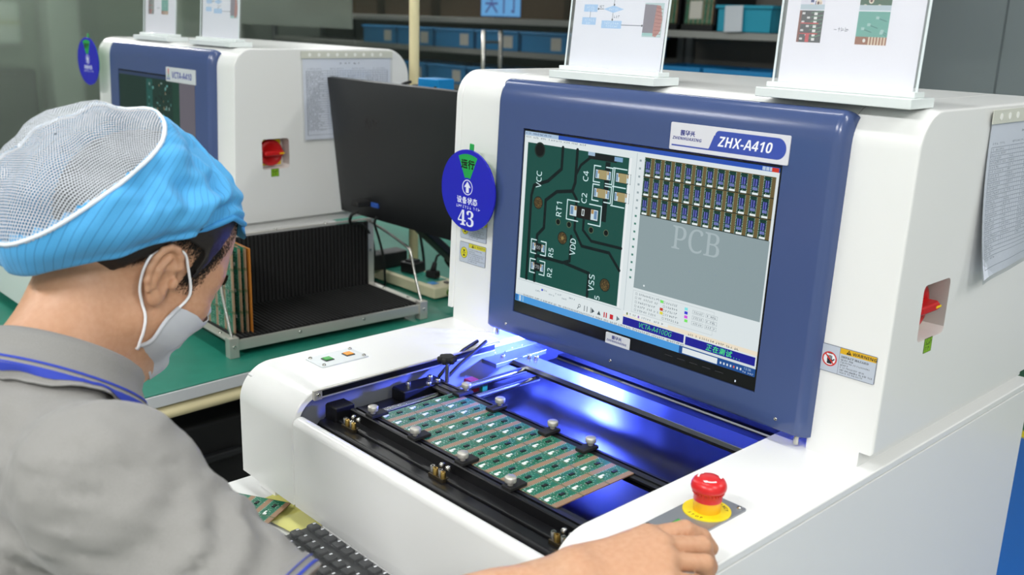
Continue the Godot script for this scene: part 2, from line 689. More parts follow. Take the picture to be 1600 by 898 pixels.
func pcb_pic(nx: int, nz: int, ux: int, uz: int, tan_share := 0.28, board := Color("1d7f60"), tan_col := Color("97785f")) -> Image:
	var p := Pic.new(self, nx * ux, nz * uz, tan_col)
	var r := RandomNumberGenerator.new()
	r.seed = 5
	for i in nx:
		for j in nz:
			r.seed = 77
			pcb_unit(p, i * ux, j * uz + 1, ux * (1.0 - tan_share), uz - 2, r, board, ux / 64.0)
			p.rect(i * ux + ux * (1.0 - tan_share), j * uz + uz - 4, ux * tan_share, 3, Color("4d5a34"))
			p.rect(i * ux + ux * (1.0 - tan_share), j * uz, ux * tan_share, 3, Color("4d5a34"))
			p.rect(i * ux + ux * 0.82, j * uz + uz * 0.4, 2, 4, Color("b8814e"))
	return p.im


func screen_pic() -> Image:
	var W := 1280
	var H := 766
	var p := Pic.new(self, W, H, Color("dfe8ea"))
	var g := func(u, v): return Vector2(u * W, v * H)
	# title bar and menu
	p.rect(0, 0, W, H * 0.022, Color("2b53b4"))
	p.rect(0, 0, W * 0.16, H * 0.022, Color("a9c1da"))
	p.scribble(6, 3, 150, 9, Color("223355"), 4)
	for k in 3:
		p.rect(W * (0.945 + k * 0.012), 2, W * 0.01, H * 0.017, Color("b9cbe0"))
	p.rect(W * 0.976, 2, W * 0.022, H * 0.019, Color("d03a2a"))
	for k in 8:
		p.scribble(8 + k * 46, H * 0.026, 34, 8, Color("445566"), 30 + k)
	# left: the magnified board
	var ox := 0.018 * W
	var oy := 0.061 * H
	var vw := 0.452 * W
	var vh := 0.795 * H
	p.rect(ox, oy, vw, vh, Color("154c44"))
	var rr := RandomNumberGenerator.new()
	rr.seed = 9
	var dk := Color("06181a")
	var q := func(u, v): return Vector2(u * W, v * H)
	p.path([q.call(0.184, 0.062), q.call(0.184, 0.18), q.call(0.125, 0.26), q.call(0.06, 0.30), q.call(0.05, 0.36), q.call(0.05, 0.85)], 15, dk)
	p.path([q.call(0.25, 0.062), q.call(0.25, 0.24), q.call(0.24, 0.29), q.call(0.17, 0.31), q.call(0.12, 0.37), q.call(0.12, 0.53), q.call(0.09, 0.58), q.call(0.09, 0.85)], 15, dk)
	p.path([q.call(0.24, 0.29), q.call(0.262, 0.33), q.call(0.262, 0.5), q.call(0.3, 0.58), q.call(0.42, 0.58), q.call(0.468, 0.66)], 13, dk)
	p.path([q.call(0.30, 0.42), q.call(0.30, 0.49), q.call(0.34, 0.54), q.call(0.468, 0.54)], 12, dk)
	p.path([q.call(0.09, 0.70), q.call(0.22, 0.70), q.call(0.25, 0.68), q.call(0.25, 0.54)], 14, dk)
	p.path([q.call(0.23, 0.70), q.call(0.34, 0.72), q.call(0.34, 0.85)], 14, dk)
	p.path([q.call(0.31, 0.09), q.call(0.27, 0.14), q.call(0.25, 0.2)], 12, dk)
	p.rect(0.3 * W, 0.064 * H, 0.12 * W, 0.034 * H, Color("0d1518"))
	p.rect(0.375 * W, 0.1 * H, 0.02 * W, 0.32 * H, dk)
	for a in [[0.085, 0.394], [0.21, 0.562], [0.413, 0.76], [0.077, 0.095]]:
		p.disc(a[0] * W, a[1] * H, 28, Color("0b1c1a"))
		p.disc(a[0] * W, a[1] * H, 25, Color("4a3d22") if a[1] > 0.2 else Color("07090a"))
		if a[1] > 0.2:
			for k in 90:
				var d := Vector2.from_angle(rr.randf() * TAU) * sqrt(rr.randf()) * 23
				p.rect(a[0] * W + d.x, a[1] * H + d.y, 3, 3, [Color("7a6438"), Color("231d12"), Color("57472a")][k % 3])
		else:
			p.ring(a[0] * W, a[1] * H, 30, 6, Color("1a2c28"))
	p.disc(0.21 * W, 0.562 * H, 8, Color("8d7a4a"))
	for a in [[0.185, 0.477], [0.236, 0.478], [0.335, 0.48], [0.40, 0.477]]:
		p.disc(a[0] * W, a[1] * H, 14, Color("5c6a52"))
		p.disc(a[0] * W, a[1] * H, 11, Color("050b0b"))
	# bracketed parts
	var wl := Color("d5eef0")
	var part := func(cx, cy, cw, ch, body, bracket):
		var x: float = cx * W
		var y: float = cy * H
		var ww: float = cw * W
		var hh: float = ch * H
		p.rect(x - ww * 0.62, y - hh * 0.45, ww * 1.24, hh * 0.9, Color("0b1c20"))
		for s in [-1, 1]:
			p.rect(x + s * ww * 0.42 - ww * 0.17, y - hh * 0.38, ww * 0.34, hh * 0.76, Color("c9dbe0"))
			p.rect(x + s * ww * 0.5 - ww * 0.06, y - hh * 0.3, ww * 0.12, hh * 0.6, Color("6d8fb4"))
			p.rect(x + s * ww * 0.36 - ww * 0.04, y - hh * 0.36, ww * 0.1, hh * 0.3, Color("b08b54"))
		p.rect(x - ww * 0.3, y - hh * 0.4, ww * 0.6, hh * 0.8, body)
		if bracket:
			for s in [-1, 1]:
				var bx: float = x + s * ww * 0.72
				p.line(Vector2(bx, y - hh * 0.72), Vector2(bx, y + hh * 0.72), 5, wl)
				p.line(Vector2(bx, y - hh * 0.72), Vector2(bx - s * ww * 0.5, y - hh * 0.72), 5, wl)
				p.line(Vector2(bx, y + hh * 0.72), Vector2(bx - s * ww * 0.5, y + hh * 0.72), 5, wl)
	part.call(0.297, 0.395, 0.105, 0.075, Color("181210"), true)
	p.frame(0.288 * W, 0.376 * H, 15, 28, 4, Color("d8e6e8"))
	part.call(0.10, 0.65, 0.05, 0.055, Color("101214"), true)
	part.call(0.10, 0.765, 0.05, 0.055, Color("101214"), true)
	p.text("100", 0.082 * W, 0.661 * H, 22, Color("c5ccd0"))
	p.text("R70", 0.082 * W, 0.776 * H, 22, Color("c5ccd0"))
	part.call(0.368, 0.172, 0.055, 0.06, Color("a89a6e"), true)
	part.call(0.368, 0.272, 0.055, 0.06, Color("a89a6e"), true)
	part.call(0.452, 0.172, 0.05, 0.06, Color("a89a6e"), false)
	part.call(0.452, 0.272, 0.05, 0.06, Color("a89a6e"), false)
	for y in [0.125, 0.222, 0.325]:
		p.line(q.call(0.41, y), q.call(0.465, y), 5, wl)
	p.line(q.call(0.415, 0.125), q.call(0.415, 0.325), 5, wl)
	p.rect(0.298 * W, 0.062 * H, 0.03 * W, 0.02 * H, Color("9db8d0"))
	p.rect(0.41 * W, 0.066 * H, 0.034 * W, 0.024 * H, Color("7fa6cc"))
	for s in [["VCC", 0.093, 0.31, 42], ["RT1", 0.197, 0.45, 42], ["C2", 0.306, 0.345, 40], ["C4", 0.306, 0.225, 40], ["VDD", 0.272, 0.645, 42], ["R5", 0.172, 0.69, 38], ["R2", 0.172, 0.808, 38], ["VSS", 0.367, 0.815, 42], ["5", 0.395, 0.855, 36]]:
		for e in 2:
			p.text(s[0], s[1] * W + e, s[2] * H, s[3], Color("d5eef0"), "Droid Sans Mono", false, 1)
	# scroll edges, lower status line
	p.rect(0.474 * W, 0.06 * H, 0.006 * W, 0.80 * H, Color("eef3f4"))
	p.rect(0.50 * W, 0.03 * H, 2, 0.86 * H, Color("aebcc2"))
	p.rect(0.01 * W, 0.865 * H, 0.48 * W, 2, Color("b4c0c4"))
	for k in 6:
		p.scribble(W * (0.10 + k * 0.032), H * (0.885 if k % 2 else 0.9), 30, 7, Color("5a6a7a"), 50 + k)
	p.rect(0.128 * W, 0.885 * H, 9, 9, Color("2233cc"))
	var ic := Color("3a4850")
	p.ring(0.31 * W, 0.916 * H, 6, 2, ic)
	p.line(q.call(0.307, 0.922), q.call(0.302, 0.935), 3, ic)
	for x in [0.333, 0.345]:
		p.line(q.call(x, 0.908), q.call(x, 0.936), 3, ic)
	p.line(q.call(0.362, 0.908), q.call(0.362, 0.936), 3, ic)
	p.poly(PackedVector2Array([q.call(0.366, 0.908), q.call(0.378, 0.922), q.call(0.366, 0.936)]), ic)
	p.poly(PackedVector2Array([q.call(0.39, 0.934), q.call(0.398, 0.91), q.call(0.406, 0.934)]), ic)
	p.rect(0.419 * W, 0.908 * H, 6, 22, Color("c02030"))
	p.rect(0.428 * W, 0.908 * H, 6, 22, Color("c02030"))
	p.rect(0.445 * W, 0.91 * H, 18, 20, Color("c81f2c"))
	p.poly(PackedVector2Array([q.call(0.474, 0.908), q.call(0.488, 0.922), q.call(0.474, 0.936)]), Color("6a7c86"))
	# tool column
	for k in 16:
		p.rect(0.512 * W, (0.06 + k * 0.041) * H, 10, 8, Color("4f8478") if k > 6 else Color("98a7ac"))
	# right: the panel map
	var tx := 0.532 * W
	var ty := 0.045 * H
	var tw := 0.46 * W
	var th := 0.296 * H
	p.rect(tx, ty, tw, th, Color("6b5c38"))
	for i in 12:
		for j in 3:
			var x := tx + tw / 12 * i
			var y := ty + th / 3 * j
			rr.seed = 31
			p.rect(x, y + 2, tw / 12 * 0.66, th / 3 - 4, Color("12382f"))
			for k in 40:
				p.rect(x + rr.randf() * tw / 12 * 0.6, y + 3 + rr.randf() * (th / 3 - 10), rr.randi_range(1, 3), rr.randi_range(1, 4), [Color("9fc4b6"), Color("2f6d58"), Color("0a1814")][k % 3])
			for k in 12:
				p.rect(x, y + 3 + k * th / 37, 3, 3, Color("b9d6ca"))
				p.rect(x + tw / 12 * 0.62, y + 5 + k * th / 37, 3, 3, Color("a5c8ba"))
			for k in 4:
				p.rect(x + tw / 12 * (0.18 + 0.1 * k), y + th * 0.07, 4, th * 0.12, Color("23276e") if k % 2 else Color("6a6cc8"))
				p.rect(x + tw / 12 * (0.18 + 0.1 * k), y + th * 0.2, 3, th * 0.05, Color("8f93e6"))
			p.rect(x + tw / 12 * 0.15, y + th * 0.285, tw / 12 * 0.5, th * 0.035, Color("e8f0f0"))
			p.rect(x, y + th / 3 - 3, tw / 12, 3, Color("15201a"))
	p.rect(tx, 0.341 * H, tw + 4, 0.388 * H, Color("8fa0a4"))
	p.text("PCB", 0.66 * W, 0.475 * H, 124, Color("a9b8bc"), "Droid Serif")
	p.disc(0.573 * W, 0.705 * H, 4, Color("e8f0f2"))
	# option lists
	p.frame(0.532 * W, 0.742 * H, 0.31 * W, 0.118 * H, 1, Color("b4bec2"))
	for k in 5:
		p.scribble(0.556 * W, (0.752 + k * 0.022) * H, (0.085 - 0.012 * (k % 3)) * W, 9, Color("56626a"), 70 + k)
		p.scribble(0.665 * W, (0.757 + k * 0.021) * H, 0.05 * W, 9, Color("56626a"), 80 + k)
		p.frame(0.543 * W, (0.752 + k * 0.022) * H, 9, 9, 1, Color("7d888e"))
		p.frame(0.654 * W, (0.757 + k * 0.021) * H, 9, 9, 1, Color("7d888e"))
	for c in [[0.642, 0.755, "7be86a"], [0.643, 0.795, "c8301c"], [0.644, 0.815, "e2d648"], [0.735, 0.757, "86e6ea"], [0.736, 0.777, "3a3ad2"], [0.737, 0.797, "d85ae0"], [0.738, 0.817, "7be86a"]]:
		p.rect(c[0] * W, c[1] * H, 15, 11, Color(c[2]))
	for k in 6:
		p.frame((0.765 + 0.048 * (k % 2)) * W, (0.76 + 0.028 * (k / 2)) * H, 0.042 * W, 0.019 * H, 1, Color("9aa6ac"))
		p.scribble((0.77 + 0.048 * (k % 2)) * W, (0.765 + 0.028 * (k / 2)) * H, 0.03 * W, 8, Color("55616a"), 90 + k)
	p.rect(0.50 * W, 0.873 * H, 0.5 * W, 0.022 * H, Color("efe3cd"))
	p.rect(0.50 * W, 0.866 * H, 0.18 * W, 0.022 * H, Color("e6edee"))
	for k in 3:
		p.scribble((0.525 + 0.05 * k) * W, 0.872 * H, 0.035 * W, 9, Color("55616a"), 100 + k)
	p.rect(0.513 * W, 0.872 * H, 7, 10, Color("6a7a3a"))
	p.rect(0.56 * W, 0.872 * H, 7, 10, Color("9a6ac0"))
	p.scribble(0.757 * W, 0.884 * H, 0.18 * W, 9, Color("3c464c"), 104)
	p.rect(0.501 * W, 0.90 * H, 0.242 * W, 0.043 * H, Color("1d1f94"))
	p.rect(0.749 * W, 0.903 * H, 0.247 * W, 0.043 * H, Color("1d1f94"))
	p.text("VCTA-A410DG", 0.565 * W, 0.933 * H, 27, Color("4fe88a"), "Droid Sans", false, 0, 0.2)
	var gx := 0.825 * W
	for ch in ["正", "在", "测", "试"]:
		p.glyph(ch, gx, 0.908 * H, 26, 3.0, Color("4fe88a"), 0.15)
		gx += 30
	for k in 3:
		p.disc(gx + 8 + k * 12, 0.938 * H, 2, Color("4fe88a"))
	p.rect(0, 0.946 * H, W, 0.014 * H, Color("d6dfe2"))
	p.scribble(0.04 * W, 0.947 * H, 0.7 * W, 9, Color("4a565e"), 110)
	# task bar
	p.rect(0, 0.96 * H, W * 0.73, 0.04 * H, Color("4a9ade"))
	p.rect(W * 0.73, 0.96 * H, W * 0.27, 0.04 * H, Color("1f4f92"))
	p.rect(0.742 * W, 0.965 * H, 0.128 * W, 0.03 * H, Color("e4ebee"))
	p.rect(0.002 * W, 0.962 * H, 14, 26, Color("2a62a8"))
	p.rect(0.02 * W, 0.962 * H, 12, 26, Color("c4d8e8"))
	p.rect(0.036 * W, 0.962 * H, 10, 26, Color("86b8e2"))
	for k in 7:
		p.rect((0.88 + 0.0115 * k) * W, 0.975 * H, 7, 9, Color("d8e2ea") if k != 4 else Color("d06a5a"))
	p.text("13:36", 0.962 * W, 0.978 * H, 13, Color("dfe8f0"))
	p.scribble(0.958 * W, 0.984 * H, 0.036 * W, 8, Color("dfe8f0"), 120)
	return p.im


func rear_screen_pic() -> Image:
	var p := Pic.new(self, 480, 288, Color("173a33"))
	for k in 30:
		p.rect(k * 8, 10, 1, 278, Color("0c2723"))
		p.rect(0, 10 + k * 9, 190, 1, Color("0c2723"))
	p.rect(0, 0, 480, 9, Color("33456a"))
	p.rect(186, 12, 40, 276, Color("1f5f58"))
	var r := RandomNumberGenerator.new()
	r.seed = 3
	for k in 150:
		p.rect(188 + r.randf() * 150, 14 + r.randf() * 260, r.randi_range(3, 10), r.randi_range(3, 9), [Color("6fb6b0"), Color("1a4740"), Color("9ab4ae"), Color("0c1f1d"), Color("a08a66")][k % 5])
	p.rect(352, 12, 40, 276, Color("1d4a3c"))
	p.rect(392, 10, 88, 278, Color("7a7480"))
	return p.im


func logo(p: Pic, x: float, y: float, s: float, c: Color):
	var gx := x + 62 * s
	for ch in ["振", "华", "兴"]:
		p.glyph(ch, gx - 6 * s, y - 6 * s, 32 * s, 4.6 * s, c)
		gx += 36 * s
	p.text("ZHENHUAXING", x, y + 52 * s, int(24 * s), c, "Droid Sans", true, 0, 0.15, 1.25)


func nameplate_pic() -> Image:
	var p := Pic.new(self, 760, 148, Color("d9d8de"))
	var b := Color("3d50a8")
	var pts := PackedVector2Array()
	pts.append(Vector2(270, 112))
	pts.append(Vector2(296, 44))
	for k in 9:
		pts.append(Vector2(328 - 30 * sin(k * PI / 16 + PI / 2) * 0.9, 46 - 28 * sin(k * PI / 16)))
	for k in 17:
		pts.append(Vector2(690 + 52 * sin(k * PI / 16), 72 - 54 * cos(k * PI / 16)))
	pts.append(Vector2(262, 126))
	p.poly(pts, b)
	p.rect(16, 118, 660, 8, b)
	p.text("ZHX-A410", 322, 99, 74, Color("f4f4f8"), "Droid Sans", true, 0, 0.2, 1.0)
	logo(p, 18, 42, 0.94, Color("232a78"))
	return p.im


func rear_nameplate_pic() -> Image:
	var p := Pic.new(self, 340, 76, Color("c9cdd0"))
	p.text("VCTA-A410", 70, 56, 46, Color("2c3690"), "Droid Sans", true, 0, 0.05, 0.98)
	p.disc(30, 16, 8, Color("c86a62"))
	p.rect(24, 22, 12, 18, Color("b05a54"))
	p.rect(24, 38, 12, 14, Color("5d9a70"))
	p.poly(PackedVector2Array([Vector2(10, 66), Vector2(20, 48), Vector2(30, 66)]), Color("3a5aa0"))
	p.poly(PackedVector2Array([Vector2(32, 66), Vector2(40, 48), Vector2(50, 66)]), Color("3a5aa0"))
	return p.im


func badge_pic() -> Image:
	var p := Pic.new(self, 240, 96, Color("d4d6da"))
	logo(p, 12, 20, 0.92, Color("2a2f78"))
	return p.im


func dial_pic(number: bool) -> Image:
	var p := Pic.new(self, 512, 512, Color("2222b4"))
	var wh := Color("e4e6f2")
	var f := PackedVector2Array()
	for k in 9:
		f.append(Vector2(256, 256) + Vector2.from_angle(-PI / 2 + (k - 4) * 0.1) * 228)
	for k in 9:
		f.append(Vector2(256, 256) + Vector2.from_angle(-PI / 2 - (k - 4) * 0.082) * 80)
	p.poly(f, Color("22a04c"))
	p.glyph("运", 194, 62, 58, 9, Color("0c2010"))
	p.glyph("行", 260, 62, 58, 9, Color("0c2010"))
	p.ring(256, 236, 46, 6, wh)
	p.poly(PackedVector2Array([Vector2(256, 198), Vector2(288, 236), Vector2(270, 236), Vector2(270, 270), Vector2(242, 270), Vector2(242, 236), Vector2(224, 236)]), wh)
	var x := 158.0
	for ch in ["设", "备", "状", "态"]:
		p.glyph(ch, x, 298, 44, 6, wh)
		x += 50
	p.scribble(150, 352, 214, 20, wh, 8)
	if number:
		p.text("43", 166, 482, 138, wh, "Droid Serif", true, 0, 0.0, 1.05)
	return p.im


func warning_pic(kind: int) -> Image:
	var p := Pic.new(self, 300, 150, Color("b9c0cc"))
	p.frame(0, 0, 300, 150, 3, Color("6c7280"))
	p.rect(104, 3, 2, 144, Color("6c7280"))
	p.rect(106, 3, 191, 30, Color("d8aa22") if kind == 0 else Color("d2c832"))
	p.poly(PackedVector2Array([Vector2(138, 29), Vector2(152, 6), Vector2(166, 29)]), Color("1c1c1c"))
	p.rect(150, 14, 4, 9, Color("d8aa22"))
	var k := Color("23262c")
	if kind == 0:
		p.text("WARNING", 172, 27, 22, k, "Droid Sans", true, 0, 0, 1.2)
		p.text("IMPACT HAZARD", 114, 54, 15, k, "Droid Serif", true, 0, 0, 1.1)
		for j in 6:
			p.scribble(114, 60 + j * 14, [60, 150, 40, 130, 172, 120][j], 9 if j % 2 else 10, k, 140 + j, 7)
		p.disc(54, 78, 34, Color("e6e8ec"))
		p.rect(42, 78, 26, 26, k)
		for f in 4:
			p.rect(41 + f * 7, 56 + absf(f - 1.5) * 2, 5, 26, k)
		p.line(Vector2(66, 90), Vector2(78, 76), 7, k)
		p.line(Vector2(44, 48), Vector2(64, 48), 4, k)
		p.ring(54, 78, 36, 7, Color("cc2a22"))
		p.line(Vector2(30, 54), Vector2(78, 102), 7, Color("cc2a22"))
	else:
		p.scribble(172, 9, 110, 16, k, 150)
		for j in 7:
			p.scribble(114, 42 + j * 14, [140, 60, 170, 150, 120, 170, 90][j], 9, k, 160 + j, 7)
		p.disc(54, 78, 38, Color("d6cc2a"))
		p.ring(54, 78, 39, 3, Color("5a5820"))
		p.poly(PackedVector2Array([Vector2(40, 56), Vector2(68, 56), Vector2(54, 74)]), k)
		p.poly(PackedVector2Array([Vector2(40, 102), Vector2(68, 102), Vector2(54, 84)]), k)
		p.rect(36, 76, 36, 3, k)
	return p.im


func green_sticker_pic() -> Image:
	var p := Pic.new(self, 96, 96, Color("7fae22"))
	p.frame(0, 0, 96, 96, 4, Color("4a6a14"))
	p.scribble(16, 20, 64, 26, Color("33500c"), 7)
	p.scribble(16, 56, 64, 26, Color("33500c"), 12)
	p.ring(48, 20, 22, 5, Color("33500c"))
	return p.im


# A4 form: a title line over a ruled table filled in by hand
func form_pic(seed_: int) -> Image:
	var p := Pic.new(self, 420, 594, Color("dfe3ee"))
	var r := RandomNumberGenerator.new()
	r.seed = seed_
	var k := Color("5d6478")
	for j in 5:
		p.scribble(170 + j * 22, 34, 12, 12, Color("3c4252"), seed_ + j)
	for j in 4:
		p.scribble(20 + j * 104, 74, 60, 9, k, seed_ + 10 + j)
	p.frame(14, 92, 392, 470, 2, k)
	for j in 26:
		var y := 92 + 17 * j
		p.rect(14, y, 392, 2, k.lightened(0.1))
		p.scribble(20, y + 5, 40 + r.randf() * 40, 9, Color("353b4c"), seed_ + 30 + j)
		if j > 1 and j < 22:
			for q in 3:
				p.scribble(120 + q * 90, y + 5, 10 + r.randf() * 50, 8, k.darkened(0.1), seed_ + 60 + j * 3 + q)
	for j in 24:
		p.rect(112 + j * 12.2, 92, 1, 400, k.lightened(0.15))
	return p.im


func flow_pic(seed_: int) -> Image:
	var p := Pic.new(self, 420, 594, Color("ececf6"))
	var b := Color("a9ccf2")
	var k := Color("586070")
	var W := Color("dcebfa")
	# (left, top, width, height) of each step
	for s in [[140, 210, 94, 24], [46, 262, 70, 24], [140, 262, 94, 24], [250, 262, 78, 24], [140, 314, 94, 24], [250, 314, 78, 24], [141, 362, 94, 23], [250, 362, 78, 23], [46, 405, 64, 22], [42, 444, 66, 22], [136, 452, 92, 23]]:
		p.rect(s[0], s[1], s[2], s[3], b)
		p.scribble(s[0] + 12, s[1] + 4, s[2] - 24, 7, W, seed_ + s[0], 9)
		p.scribble(s[0] + 20, s[1] + 13, s[2] - 40, 7, W, seed_ + s[1], 9)
	p.poly(PackedVector2Array([Vector2(184, 407), Vector2(232, 418), Vector2(184, 429), Vector2(139, 418)]), b)
	p.scribble(162, 414, 46, 8, W, 5, 9)
	for l in [[186, 234, 186, 262], [186, 286, 186, 314], [186, 338, 186, 362], [186, 385, 184, 407], [184, 429, 184, 452], [139, 418, 112, 418], [78, 427, 78, 444], [235, 373, 250, 373], [328, 373, 358, 373], [228, 464, 322, 464]]:
		p.line(Vector2(l[0], l[1]), Vector2(l[2], l[3]), 1.8, k)
	for a in [[186, 405], [184, 449], [114, 418], [320, 464]]:
		p.disc(a[0], a[1], 3, Color("20242c"))
	p.scribble(116, 407, 18, 8, k, 6)
	p.scribble(190, 436, 18, 8, k, 7)
	p.rect(358, 360, 28, 28, Color("7f766e"))
	p.disc(372, 374, 9, Color("8fd49a"))
	p.rect(324, 398, 82, 98, Color("b9cfd2"))
	p.poly(PackedVector2Array([Vector2(324, 402), Vector2(374, 404), Vector2(368, 492), Vector2(324, 490)]), Color("837a88"))
	p.poly(PackedVector2Array([Vector2(374, 404), Vector2(392, 406), Vector2(404, 445), Vector2(400, 478), Vector2(384, 495), Vector2(368, 492)]), Color("b87a74"))
	for j in 8:
		p.line(Vector2(374, 410 + j * 11), Vector2(402, 416 + j * 10), 1.4, Color("8e4f4c"))
	p.rect(324, 484, 46, 8, Color("9ccac8"))
	p.text("1", 202, 190, 20, k)
	return p.im


func photos_pic(seed_: int) -> Image:
	var p := Pic.new(self, 560, 792, Color("f0eef8"))
	var r := RandomNumberGenerator.new()
	r.seed = seed_
	for row in 5:
		var y := 118.0 + row * 108
		for side in 2:
			var x := 58.0 if side == 0 else 306.0
			var w := 104.0 if side == 0 else 124.0
			var kind := (row + side * 2) % 4
			if row == 4:
				kind = 3 if side == 0 else 2
			elif row == 3:
				kind = 0 if side == 0 else 1
			p.rect(x, y, w, 105, [Color("e2e0ee"), Color("2f5a40"), Color("5fa79c"), Color("3c3a42")][kind])
			for k in 7:
				var cx := x + 14 + r.randf() * (w - 28)
				var cy := y + 14 + r.randf() * 82
				if kind == 0:
					p.rect(x + 4 + r.randf() * w * 0.6, y + 4 + r.randf() * 80, 14, 18, Color("35407e"))
				elif kind == 2:
					p.line(Vector2(cx, cy), Vector2(minf(cx + 34, x + w - 3), cy + 9), 2.5, Color("2d7670"))
					p.rect(cx - 8, cy - 6, 13, 9, Color("9fc6c4"))
				elif kind == 3:
					p.line(Vector2(x + w * 0.5, y + 8 + k * 14), Vector2(x + w - 4, y + 2 + k * 13), 4, Color("4f7a60"))
					p.rect(x + 12 + (k % 2) * 22, y + 6 + k * 14, 13, 7, Color("d8d4d6"))
					p.rect(x + w * 0.62, y + 6 + k * 14, 14, 9, Color("e8e6e6"))
				if kind < 2:
					p.disc(cx, cy, 10, Color("ead9c6"))
					p.disc(cx, cy, 5, Color("5a2a30"))
			if kind == 2 and row == 4:
				p.rect(x, y + 80, w, 25, Color("96583c"))
				for k in 6:
					p.rect(x + w * 0.42 + k * 12, y + 80, 6, 25, Color("e2cdb4"))
				p.disc(x + 36, y + 92, 6, Color("e8e4e0"))
			if kind == 3:
				p.rect(x + 4, y + 40, w * 0.8, 4, Color("c23038"))
				p.rect(x + 4, y + 74, w * 0.8, 4, Color("c23038"))
				p.rect(x + w * 0.36, y + 76, 16, 28, Color("cc3440"))
				p.rect(x, y, 10, 105, Color("7c4038"))
			if kind < 2:
				p.ring(x + w * 0.66, y + 40, 30, 3, Color("a84038"))
				p.rect(x, y + 88, w, 17, Color("b9c8d4"))
		p.line(Vector2(214, y + 60), Vector2(224, y + 60), 2, Color("8a8a98"))
		p.line(Vector2(264, y + 60), Vector2(274, y + 60), 2, Color("8a8a98"))
		p.scribble(228, y + 52, 32, 14, Color("8a8a98"), 20 + row)
	return p.im


# ---------------------------------------------------------------- setting
func build_room():
	var wall := bumpy(mat("98a2a3", 0.42), 0.02, 0.6, 0.04, 1.0)
	var pale := mat("c6cac6", 0.6)
	var fl := bumpy(mat("7f8682", 0.35), 0.03, 1.2, 0.03, 1.0)
	var fb := bumpy(mat("1a62b4", 0.35), 0.03, 1.2, 0.03, 1.0)
	struct("trim_3", boxm(Vector3(2.6, 0.002, 1.7), 0.0005), fb, Vector3(1.3, -OY + 0.001, -1.85))
	struct("floor", boxm(Vector3(10.4, 0.1, 8.6), 0.001), fl, Vector3(-1.2, -OY - 0.05, 0.0))
	struct("ceiling", boxm(Vector3(10.4, 0.1, 8.6), 0.001), mat("dcdcd8", 0.8), Vector3(-1.2, 1.95, 0.0))
	# back wall of sandwich panels with open joints
	var wb := struct("wall_back", boxm(Vector3(10.4, 2.9, 0.1), 0.001), mat("5a6262", 0.6), Vector3(-1.2, 0.5, -4.0))
	for k in 9:
		obj("panel", boxm(Vector3(1.148, 2.88, 0.02), 0.003), wall, wb, Vector3(-4.6 + k * 1.152, 0.0, 0.055))
	var wlm := bumpy(mat("a3aca2", 0.28), 0.02, 0.5, 0.05, 1.0)
	var wl := struct("wall_left", boxm(Vector3(0.1, 2.9, 8.6), 0.001), mat("4a524a", 0.6), Vector3(-6.4, 0.5, 0.0))
	for k in 7:
		obj("panel", boxm(Vector3(0.02, 2.88, 1.2), 0.003), wlm, wl, Vector3(0.055, 0.0, -3.6 + k * 1.204))
	struct("wall_right", boxm(Vector3(0.1, 2.9, 8.6), 0.001), pale, Vector3(4.0, 0.5, 0.0))
	struct("wall_front", boxm(Vector3(10.4, 2.9, 0.1), 0.001), pale, Vector3(-1.2, 0.5, 4.2))
	# painted walkway behind the machines
	struct("trim_1", boxm(Vector3(5.2, 0.002, 0.9), 0.0005), mat("0c5b38", 0.4), Vector3(0.8, -OY + 0.001, -3.2))
	struct("trim_2", boxm(Vector3(5.2, 0.003, 0.07), 0.0005), mat("d8c51c", 0.5), Vector3(0.8, -OY + 0.0025, -2.735))
	# batten lamps under the ceiling, in rows along the bench line
	var body := mat("e4e6e8", 0.5)
	var glow := mat("ffffff", 0.5)
	glow.emission_enabled = true
	glow.emission = Color(1.0, 1.0, 0.996)
	glow.emission_energy_multiplier = 9.0
	var spots := [
		[-4.6, -2.9, 1.7, "far back left"], [-2.6, -1.5, 0.5, "behind the rear machine"], [-0.6, -1.5, 0.35, "behind the near machine"],
		[-4.9, -0.4, 3.6, "by the left wall"], [-1.9, 0.35, 0.4, "over the bench"], [0.3, 0.35, 0.3, "over the operator"], [2.4, 0.35, 0.8, "over the aisle"],
		[-1.6, 2.3, 1.4, "in front of the bench"], [0.6, 2.3, 2.0, "in front of the operator"], [2.8, 2.3, 2.6, "front right"], [2.4, -1.6, 1.0, "back right"]]
	for s in spots:
		var t := thing("ceiling_lamp", "white LED batten lamp on the ceiling, " + s[3], "lamp", Vector3(s[0], 1.84, s[1]), 0.0, "batten lamps on the ceiling")
		obj("housing", boxm(Vector3(1.24, 0.05, 0.12), 0.006), body, t, Vector3(0, 0.03, 0))
		obj("diffuser", boxm(Vector3(1.2, 0.02, 0.1), 0.006), glow, t, Vector3(0, -0.005, 0))
		lamp_light(Vector3(s[0], 1.82 + OY, s[1]), Vector2(1.2, 0.1), LAMP_POWER * s[2], Color(1.0, 1.0, 0.996))


